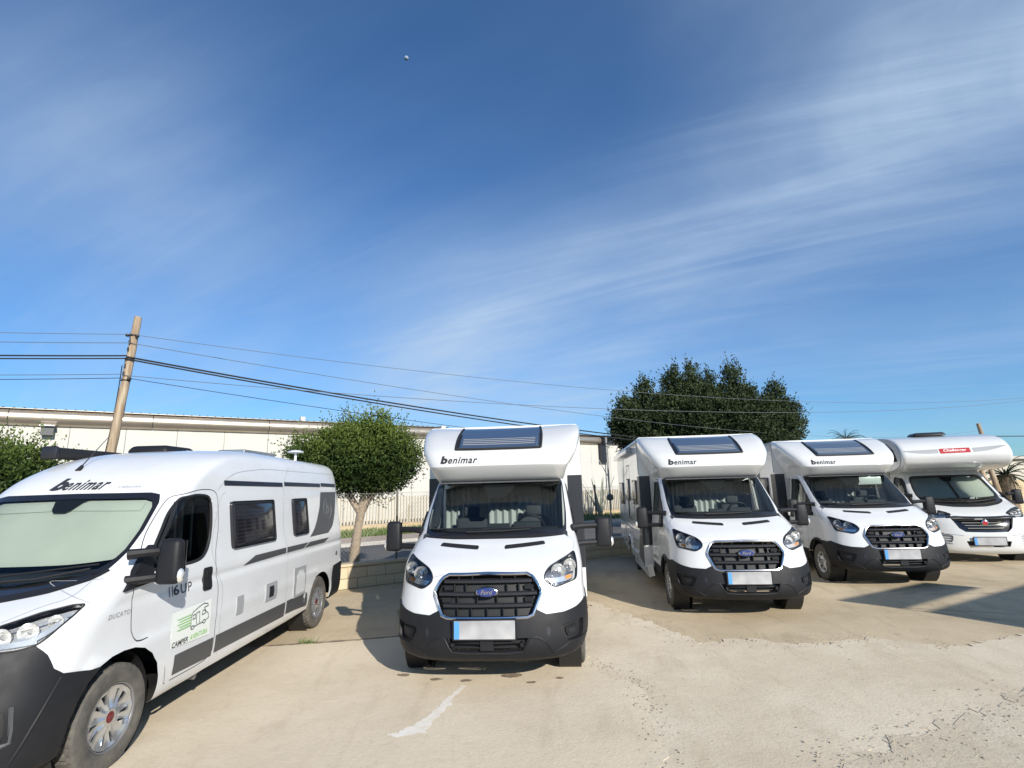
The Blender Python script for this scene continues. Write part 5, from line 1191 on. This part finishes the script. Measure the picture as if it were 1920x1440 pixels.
# burnt numbers on the pole: 0 2 4 style marks
for z, s_ in ((4.10, '0'), (4.24, '2'), (4.34, '1'), (4.55, '8'), (4.66, 'V'), (4.74, '2'), (4.82, '1')):
    V, F = text2d(s_, 1, .03); V = fit(V, None, .075); p = on_pole(z) - Vector(pb); MB().add([(p.x - .02 + a * .8, p.y - .082 + .0 * a, p.z + b) for a, b in V], F).build('pole_number', M['matblack'], P1)
gw = MB().tube([tuple(on_pole(z) - Vector(pb) + Vector((-.10 + .02 * math.sin(z * 2.2), -.02, 0))) for z in np.linspace(.5, 4.3, 24)], .008, 5).build('ground_wire', M['cable'], P1, smooth=True)

P2, _, _ = wood_pole('distant wooden utility pole top rising above the overcab motorhome', (31.3, 34.4, 0), (30.55, 34.2, 5.35), .15, .11)
for k, (bx, by) in enumerate(((18.1, 20.6), (18.75, 20.9))):
    wood_pole(('left' if k == 0 else 'right') + ' of the two short wooden posts beside the palm at far right', (bx + .35, by, 0), (bx - .05, by - .05, 2.6 - .1 * k), .11, .085, name='wooden_post')
V2 = lambda *a: Vector(a)
def cable(a, b, sag, r, m, label, n=60, stubs=False):
    P = [];
    for i in range(n + 1):
        f = i / n; p = Vector(a).lerp(Vector(b), f); p.z -= sag * 4 * f * (1 - f); P.append(tuple(p))
    o = MB().tube(P, r, 6).build('overhead_cable', m, None, smooth=True); tag(o, label, 'cable', 'overhead cables'); return o
end = Vector((30.6, 34.1, 0)); lend = on_pole(0) + Vector((-AX.x * 20, -AX.y * 20, 0)); lend2 = Vector((-26.0, 5.2, 0))
def off(z, dx=0): return on_pole(z) + Vector((dx, -.085, 0))
def E(z): return (end.x, end.y, z)
PR = Vector((30, 24.5, 0))
cable(off(4.44), E(4.55), 1.30, .017, M['cable'], 'thick black cable bundle sweeping right from the wooden pole, upper strand')
cable(off(4.40), E(4.35), 1.32, .015, M['cable'], 'thick black cable bundle sweeping right from the wooden pole, lower strand')
cable(off(4.84, .12), (PR.x, PR.y, 6.2), 1.15, .005, M['wirelight'], 'topmost thin wire running right from the wooden pole')
cable(off(4.70), E(4.9), 1.0, .006, M['wirelight'], 'thin wire just above the thick cable bundle, right of the pole')
cable(off(4.10), (PR.x, PR.y, 6.2), 1.05, .006, M['wirelight'], 'upper of the two thin wires below the thick cable bundle')
cable(off(4.04, .12), E(4.15), 1.2, .006, M['cable'], 'lowest thin wire sweeping right from the wooden pole')
for z, zl, r, mm, lb in ((4.86, 5.25, .005, 'wirelight', 'topmost thin wire left of the wooden pole'), (4.70, 5.0, .006, 'wirelight', 'second thin wire from the top left of the wooden pole'), (4.46, 4.75, .014, 'cable', 'thick black cable left of the wooden pole, upper strand'), (4.41, 4.65, .012, 'cable', 'thick black cable left of the wooden pole, lower strand'), (4.12, 4.35, .006, 'wirelight', 'pale thin wire left of the pole below the thick cables'), (4.05, 4.2, .006, 'cable', 'lowest dark wire left of the wooden pole')):
    cable(off(z), (lend2.x, lend2.y, zl + .3), .28, r, M[mm], lb)
cable(E(4.5), (60, 30, 5.2), .5, .03, M['cable'], 'dark cable running off to the right behind the overcab motorhome', 20)
# slim metal pole with a fitting
TP = thing('metal_pole', 'slim grey metal pole with a small bracket between the middle and second motorhomes', 'pole', wp(7.95, .5))
MB().tube([(0, 0, 0), (-.02, 0, 3.42)], .022, 8).build('pole_shaft', M['galv'], TP, smooth=True); MB().lathe([(.03, 0), (.10, -.06), (.11, -.16), (.05, -.2)], (0, 0, 1.72), 'Z', 14).build('pole_bracket', M['postgreen'], TP, smooth=True)
MB().tube([(-.01, 0, 2.2), (-.28, 0, 2.75)], .012, 6).build('pole_stay', M['galv'], TP)

# ------------------------------------------------------------------ trees
def leaves(m_co, size, centre, tone_fn, name, m, parent, jit=.9, elong=2.1):
    """one small folded quad per point"""
    P = np.array(m_co); n = len(P); rg = RNG
    out_ = P - np.array(centre); out_ /= np.linalg.norm(out_, axis=1, keepdims=True) + 1e-6
    d = out_ * .5 + rg.normal(size=(n, 3)) * jit * .6 + np.array([0, 0, .35]); d /= np.linalg.norm(d, axis=1, keepdims=True)
    u = np.cross(d, rg.normal(size=(n, 3))); u /= np.linalg.norm(u, axis=1, keepdims=True) + 1e-6
    s = size * rg.uniform(.6, 1.25, (n, 1)); w = s / elong
    A = P; B = P + d * s * .5 + u * w * .5; Cc = P + d * s; D = P + d * s * .5 - u * w * .5
    V = np.stack([A, B, Cc, D], 1).reshape(-1, 3)
    me = bpy.data.meshes.new(name); me.vertices.add(4 * n); me.vertices.foreach_set('co', V.ravel()); me.loops.add(4 * n); me.loops.foreach_set('vertex_index', np.arange(4 * n, dtype=np.int32))
    me.polygons.add(n); me.polygons.foreach_set('loop_start', np.arange(0, 4 * n, 4, dtype=np.int32)); me.polygons.foreach_set('loop_total', np.full(n, 4, dtype=np.int32)); me.update()
    t = np.clip(tone_fn(P) + rg.normal(size=n) * .18, 0, 1); at = me.attributes.new('tone', 'FLOAT', 'POINT'); at.data.foreach_set('value', np.repeat(t, 4).astype(np.float32)); me.validate()
    return link(name, me, parent, m)
def crown_points(lobes, nshoot, per, sl, spread, up=.6, inner=.35, seed=1, core_n=9000):
    """shoots standing on the surfaces of several lobes; each shoot carries leaves"""
    rg = np.random.default_rng(seed); out_ = []; shoots = []
    vol = np.array([l[3] * l[4] * l[5] for l in lobes]) ** (2 / 3.); vol /= vol.sum()
    for li, l in enumerate(lobes):
        c = np.array(l[:3]); r = np.array(l[3:6]); n = int(nshoot * vol[li])
        d = rg.normal(size=(n, 3)); d /= np.linalg.norm(d, axis=1, keepdims=True); rad = 1 - inner * rg.random((n, 1)) ** 2
        lump = 1 + .15 * np.sin(d[:, :1] * 7 + li) * np.sin(d[:, 1:2] * 6 + 2 * li) + .07 * np.sin(d[:, 2:3] * 11 + li)
        tp = np.ones((n, 3)) if l[5] < 1.45 * l[3] else np.concatenate([1 - .38 * np.clip(d[:, 2:3], 0, 1) ** 1.5] * 2 + [np.ones((n, 1))], 1)
        base = c + d * r * rad * lump * tp
        keep = np.ones(n, bool)
        for lj, q in enumerate(lobes):
            if lj == li: continue
            e = (base - np.array(q[:3])) / np.array(q[3:6]); keep &= (np.sum(e * e, 1) > .62)
        base = base[keep]; d = d[keep]
        dirn = d + np.array([0, 0, up]) + rg.normal(size=d.shape) * .35; dirn /= np.linalg.norm(dirn, axis=1, keepdims=True)
        ln = sl * rg.uniform(.4, 1.0, (len(base), 1)) * (1 + .9 * (rg.random((len(base), 1)) < .16))
        for k in range(per):
            f = (k + rg.random((len(base), 1))) / per; out_.append(base + dirn * ln * f + rg.normal(size=base.shape) * spread * (1.15 - f))
    core = []
    for l in lobes:      # leaves of the inner crown
        n = int(core_n * l[3] * l[4] * l[5]); d = rg.normal(size=(n, 3)); d /= np.linalg.norm(d, axis=1, keepdims=True)
        core.append(np.array(l[:3]) + d * np.array(l[3:6]) * (rg.random((n, 1)) ** .4) * (.70 if l[5] > 1.45 * l[3] else .84))
    return np.concatenate(out_), np.concatenate(core)
def trunk(parent, segs, m, name='trunk'):
    mb = MB()
    for pts, rs in segs: mb.tube(pts, rs, 10)
    mb.v = [(x + .01 * math.sin(z * 19 + y * 31), y + .01 * math.sin(z * 23 + x * 29), z) for x, y, z in mb.v]
    return mb.build(name, m, parent, smooth=True, angle=70)
# round clipped tree behind the fence
bx, by, _ = wp(.42, .85); RT = thing('round_tree', 'round leafy ficus tree with pale forked trunk behind the fence, left of the middle motorhome', 'tree', (bx, by, 0))
trunk(RT, [([(-.06, 0, 0), (-.04, 0, .6), (.02, .0, 1.15), (.10, 0, 1.6)], [.13, .11, .10, .095]),
           ([(.06, 0, 1.45), (.22, -.02, 1.75), (.42, -.03, 1.95), (.75, 0, 2.15), (1.0, .1, 2.5)], [.085, .07, .06, .05, .025]),
           ([(.08, 0, 1.55), (.12, .02, 1.85), (.10, .03, 2.2), (-.1, .0, 2.8)], [.10, .07, .06, .03]), ([(.05, 0, 1.5), (-.15, 0, 1.8), (-.4, .05, 2.2), (-.8, .1, 2.7)], [.09, .08, .06, .03]),
           ([(.10, 0, 1.6), (.28, .05, 1.95), (.30, .05, 2.3), (.3, .0, 2.9)], [.08, .06, .05, .03])], M['bark'])
lob = [(-.15, 0, 2.66, .88, .85, .70), (-.95, -.05, 2.75, .58, .6, .44), (.68, .05, 2.62, .58, .62, .64), (.40, 0, 3.18, .34, .45, .52), (-.15, 0, 3.10, .34, .4, .46), (-.60, .1, 2.98, .34, .4, .34), (-.5, .1, 2.38, .62, .6, .40), (.42, 0, 2.18, .5, .5, .34), (-1.35, 0, 2.86, .30, .32, .24), (.05, -.5, 2.5, .5, .4, .45), (.88, 0, 3.0, .26, .3, .34), (1.12, 0, 2.72, .25, .3, .3)]
pt_, ci_ = crown_points(lob, 5600, 10, .34, .04, .85, .4, 3, 11000)
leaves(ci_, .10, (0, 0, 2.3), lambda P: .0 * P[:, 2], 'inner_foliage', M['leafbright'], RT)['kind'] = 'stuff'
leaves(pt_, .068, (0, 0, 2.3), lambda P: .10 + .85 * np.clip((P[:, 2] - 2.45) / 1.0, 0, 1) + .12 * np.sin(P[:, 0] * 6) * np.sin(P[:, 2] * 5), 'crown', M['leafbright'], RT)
# bush at the left edge
bx, by, _ = wp(-5.3, 1.0); LB = thing('leafy_tree', 'leafy tree with long arching shoots at the left edge behind the camper van', 'tree', (bx, by, 0))
trunk(LB, [([(-.7, 0, 0), (-.65, 0, 1.2), (-.5, 0, 1.9)], [.14, .12, .08]), ([(-.65, 0, 1.2), (-.9, 0, 1.7), (-1.1, 0, 2.3)], [.09, .07, .04])], M['bark'])
lob = [(-.7, 0, 2.2, .9, .85, .62), (-1.4, 0, 2.35, .8, .8, .65), (-.05, 0, 2.2, .5, .5, .38), (-.85, 0, 2.6, .4, .4, .25)]
pt_, ci_ = crown_points(lob, 3600, 10, .42, .035, .9, .4, 5, 11000)
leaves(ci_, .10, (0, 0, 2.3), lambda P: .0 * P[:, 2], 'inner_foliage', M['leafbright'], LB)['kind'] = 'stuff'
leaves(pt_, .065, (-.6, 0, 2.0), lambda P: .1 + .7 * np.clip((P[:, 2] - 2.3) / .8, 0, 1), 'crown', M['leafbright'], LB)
# big dark ficus
bx, by = 8.3, 22.2; DT = thing('dark_tree', 'big dense dark evergreen tree rising behind the second and third motorhomes', 'tree', (bx, by, 0))
trunk(DT, [([(0, 0, 0), (.1, 0, 1.2), (0, 0, 2.4)], [.38, .32, .28]), ([(0, 0, 2.2), (-1.2, 0, 3.4), (-1.8, 0, 4.5)], [.2, .15, .08]), ([(0, 0, 2.2), (1.3, 0, 3.2), (2.2, 0, 4.4)], [.2, .15, .08]), ([(0, 0, 2.3), (.2, 0, 4), (.2, 0, 5.5)], [.22, .16, .08])], M['bark'])
def DL(u, v, rx, rz, dy=0, ry=None):
    # lobe given by its place across and up in metres at the tree's own distance
    return (u, dy, v, rx, ry or rx, rz)
def DT_(u, top, rx, rz): return (u, 0, top - rz * .95, rx, rx * 1.1, rz)
lob = [DT_(-2.55, 6.25, .50, 1.3), DT_(-3.35, 5.55, .62, 1.1), DT_(-1.25, 6.75, .56, 1.6), DT_(-.45, 6.75, .60, 1.6), DT_(.30, 6.35, .42, 1.4), DT_(1.25, 6.75, .58, 1.7), DT_(1.95, 5.8, .42, 1.2), DT_(3.0, 6.0, .46, 1.2), DT_(3.5, 5.25, .45, .9), DT_(-1.95, 5.5, .5, 1.2), DT_(2.5, 5.2, .5, 1.0),
       DL(-2.6, 4.1, 1.15, 1.0), DL(-1.2, 4.2, 1.2, 1.2, -.3), DL(.2, 4.1, 1.2, 1.3, -.4), DL(1.6, 4.3, 1.2, 1.3, -.1), DL(2.75, 4.2, 1.0, .9), DL(-.2, 4.5, 2.2, 1.1, .7), DL(-3.6, 4.3, .45, .6), DL(0.5, 4.8, .8, 1.1, .4), DL(.8, 3.4, 2.3, .9, 0)]
pt_, ci_ = crown_points(lob, 17000, 9, .42, .06, .9, .25, 9, 1500)
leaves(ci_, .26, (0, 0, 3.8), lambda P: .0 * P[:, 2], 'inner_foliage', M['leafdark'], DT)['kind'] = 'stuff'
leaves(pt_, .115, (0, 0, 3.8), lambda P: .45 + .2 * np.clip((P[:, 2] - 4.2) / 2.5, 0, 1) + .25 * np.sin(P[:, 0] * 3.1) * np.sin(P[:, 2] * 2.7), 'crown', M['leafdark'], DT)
# palms
def palm(label, x, y, h, fl, nf, tr=.2, seed=1, skirt=False):
    rg = random.Random(seed); T = thing('palm_tree', label, 'palm tree', (x, y, 0)); m = MB(); n = 22
    prof = []
    for i in range(n): z = h * i / n; prof += [(tr * (1.15 - .2 * i / n), z), (tr * (1.35 - .2 * i / n), z + h / n * .85)]
    m.lathe(prof, (0, 0, 0), 'Z', 14); m.build('trunk', M['bark'], T, smooth=False)
    for f in range(nf):
        a = f * 2.399; el = rg.uniform(-.35, 1.25) if not skirt else rg.uniform(-.9, 1.2); V = []; F = []; L_ = fl * rg.uniform(.8, 1.1); P = []
        for k in range(12):
            t = k / 11; ang = el - t * t * 1.3; P.append((P[-1][0] + L_ / 11 * math.cos(ang), P[-1][1] + L_ / 11 * math.sin(ang)) if P else (0.05, 0))
        for k in range(1, 12):
            for q in range(3):
                ff = q / 3; r0 = P[k - 1][0] + (P[k][0] - P[k - 1][0]) * ff; z0 = P[k - 1][1] + (P[k][1] - P[k - 1][1]) * ff
                for sg in (-1, 1):
                    ll = L_ * .26 * math.sin(math.pi * min(1, (k + ff) / 12 * .9 + .1)) + .03; fx = r0 + ll * .55; side_ = ll * .8 * sg; w = .018
                    b_ = [(r0 - w, 0, z0), (r0 + w, 0, z0), (fx, side_, z0 + ll * .12 - ll * .35 * rg.random())]; kk = len(V)
                    V += [(px * math.cos(a) - py * math.sin(a), px * math.sin(a) + py * math.cos(a), h + pz) for px, py, pz in b_]; F.append((kk, kk + 1, kk + 2))
        mb = MB().add(V, F); mb.tube([(r * math.cos(a), r * math.sin(a), h + z) for r, z in P], [.02] * 6 + [.012] * 6, 4); o = mb.build('frond', M['palmleaf'], T)
        at = o.data.attributes.new('tone', 'FLOAT', 'POINT'); at.data.foreach_set('value', [rg.uniform(.1, .8)] * len(o.data.vertices))
    return T
palm('fan of feathery fronds of a short palm at the right edge beside the overcab motorhome', 20.7, 22.4, 2.0, 1.25, 34, .24, 2, True)
palm('distant palm crown showing above the third motorhome', 28.6, 45, 5.35, 1.7, 30, .3, 3)
# agave and bits by the factory fence
AG = thing('agave', 'tall grey green spiky plant against the warehouse wall between the motorhomes', 'plant', wp(18.9, 13.0))
for k in range(9):
    a = k * 2.4; t = .35 + .5 * ((k * 37) % 10) / 10; L_ = 2.6; w = .10; V = [];
    for i in range(7):
        f = i / 6; r = L_ * f * math.sin(t * .45) * (1 + .5 * f); z = L_ * f * math.cos(t * .45); ww = w * (1 - f ** 2) + .005
        V += [(r * math.cos(a) - ww * math.sin(a), r * math.sin(a) + ww * math.cos(a), z), (r * math.cos(a) * .96, r * math.sin(a) * .96, z - .03), (r * math.cos(a) + ww * math.sin(a), r * math.sin(a) - ww * math.cos(a), z)]
    o = MB().add(V, [(3 * i, 3 * i + 3, 3 * i + 4, 3 * i + 1) for i in range(6)] + [(3 * i + 1, 3 * i + 4, 3 * i + 5, 3 * i + 2) for i in range(6)]).build('leaf', M['agave'], AG, smooth=True)
# right-hand background: sandy garden wall and pale building
GW = MB(); GW.box((24.5, 26.5, .85), (16, .3, 1.7), R(12)); o = GW.build('garden_wall', M['sandwall'], None); tag(o, 'sandy rendered garden wall behind the palm at the far right', 'wall')
HS = thing('house', 'low pale building glimpsed between the two wooden posts and the palm', 'house', (27, 34, 0), R(12))
MB().box((0, 0, 1.45), (13, 6, 2.9)).build('wall', M['concrete_panel2'], HS); MB().box((0, -.1, 2.98), (13.4, 6.4, .16)).build('roof', M['kerb'], HS)
for k in range(4): MB().box((-4.5 + 3 * k, -3.03, 1.5), (1.1, .08, 1.0)).build('window', M['acrylic'], HS)
structure('raised_kerb', MB().box((21.5, 21.2, .10), (9, .25, .20), R(12)), M['sandwall'])

# unseen panels added past the right edge, shaped back from the shade they cast
SH = 3.6
def up(x, y): return (x + 1.05 / 1.05 * 1.0 * SH * 1.0, y - 1.9 / 1.05 * SH)
KX, KY = SUN_VEC.x / SUN_VEC.z, SUN_VEC.y / SUN_VEC.z
CP = thing('shade_caster', 'unseen flat panels on posts, added outside the right edge to cast the banded shade', 'shade_caster', (0, 0, 0))
def shade_pan(pts):
    P = [(x + KX * SH, y + KY * SH) for x, y in pts]; MB().prism(P, lambda a, b: (a, b, SH), lambda a, b: (a, b, SH + .05)).build('shade_panel', M['roofsheet'], CP)
shade_pan([(5.30, 9.06), (5.87, 8.45), (8.22, 9.83), (7.75, 10.35)])
shade_pan([(6.06, 8.14), (8.91, 9.73), (14.0, 12.55), (15.5, 9.5), (6.60, 7.2)])
for px_, py_ in ((9.6, 9.0), (14.6, 11.6)):
    a = (px_ + KX * SH, py_ + KY * SH); MB().box((a[0], a[1], SH / 2), (.1, .1, SH)).build('shade_caster_post', M['galv'], CP)

# moon, small and pale in the day sky
d = Vector((.0, 0, 0))
mm = bpy.data.materials.new('moon_rock'); mm.use_nodes = True; mm.node_tree.nodes['Principled BSDF'].inputs['Base Color'].default_value = (.25, .31, .40, 1); mm.node_tree.nodes['Principled BSDF'].inputs['Roughness'].default_value = 1
cm_ = cam.matrix_world.to_3x3(); dv = cm_ @ Vector(((762 - 960) / 976, (720 - 109) / 976, -1)); dv.normalize()
mo = MB(); mo.lathe([(4.6 * 3 * math.sin(a), 4.6 * 3 * math.cos(a)) for a in np.linspace(0, math.pi, 16)], tuple(Vector((0, 0, 1.9)) + dv * 4000), 'Z', 24); o = mo.build('moon', mm, None, smooth=True); tag(o, 'tiny pale daytime moon high in the blue sky', 'moon')

# ------------------------------------------------------------------ the parked vehicles
def park(T, x, y, yaw): T.location = (x, y, 0); T.rotation_euler = (0, 0, R(yaw - 90))
MG = 'motorhomes parked in a row'
T1 = make_motorhome('motorhome', 'white low-profile motorhome in the middle, nose to the camera, left of the whole row', 'motorhome', MG)
T2 = copy_tree(T1); T3 = copy_tree(T1)
T2['label'] = 'white low-profile motorhome second in the row, in front of the big dark tree'
T3['label'] = 'white low-profile motorhome between its twin and the overcab motorhome, with its sun visor down'
T1['label'] = 'white low-profile motorhome parked beside the camper van, its oval badge lowest in view'
park(T1, -.311, 5.471, -3.69); park(T2, 3.347, 7.895, -6.2); park(T3, 6.976, 9.861, -7.41)
rbox('sun_visor', (-1.60, .36, 1.915), (.025, .60, .16), M['sticker'], T3, .02, 2)
CV, CS = make_campervan(); park(CV, -4.035, 3.305, -.39)
OC = make_overcab(); park(OC, 10.674, 12.269, -16.68)
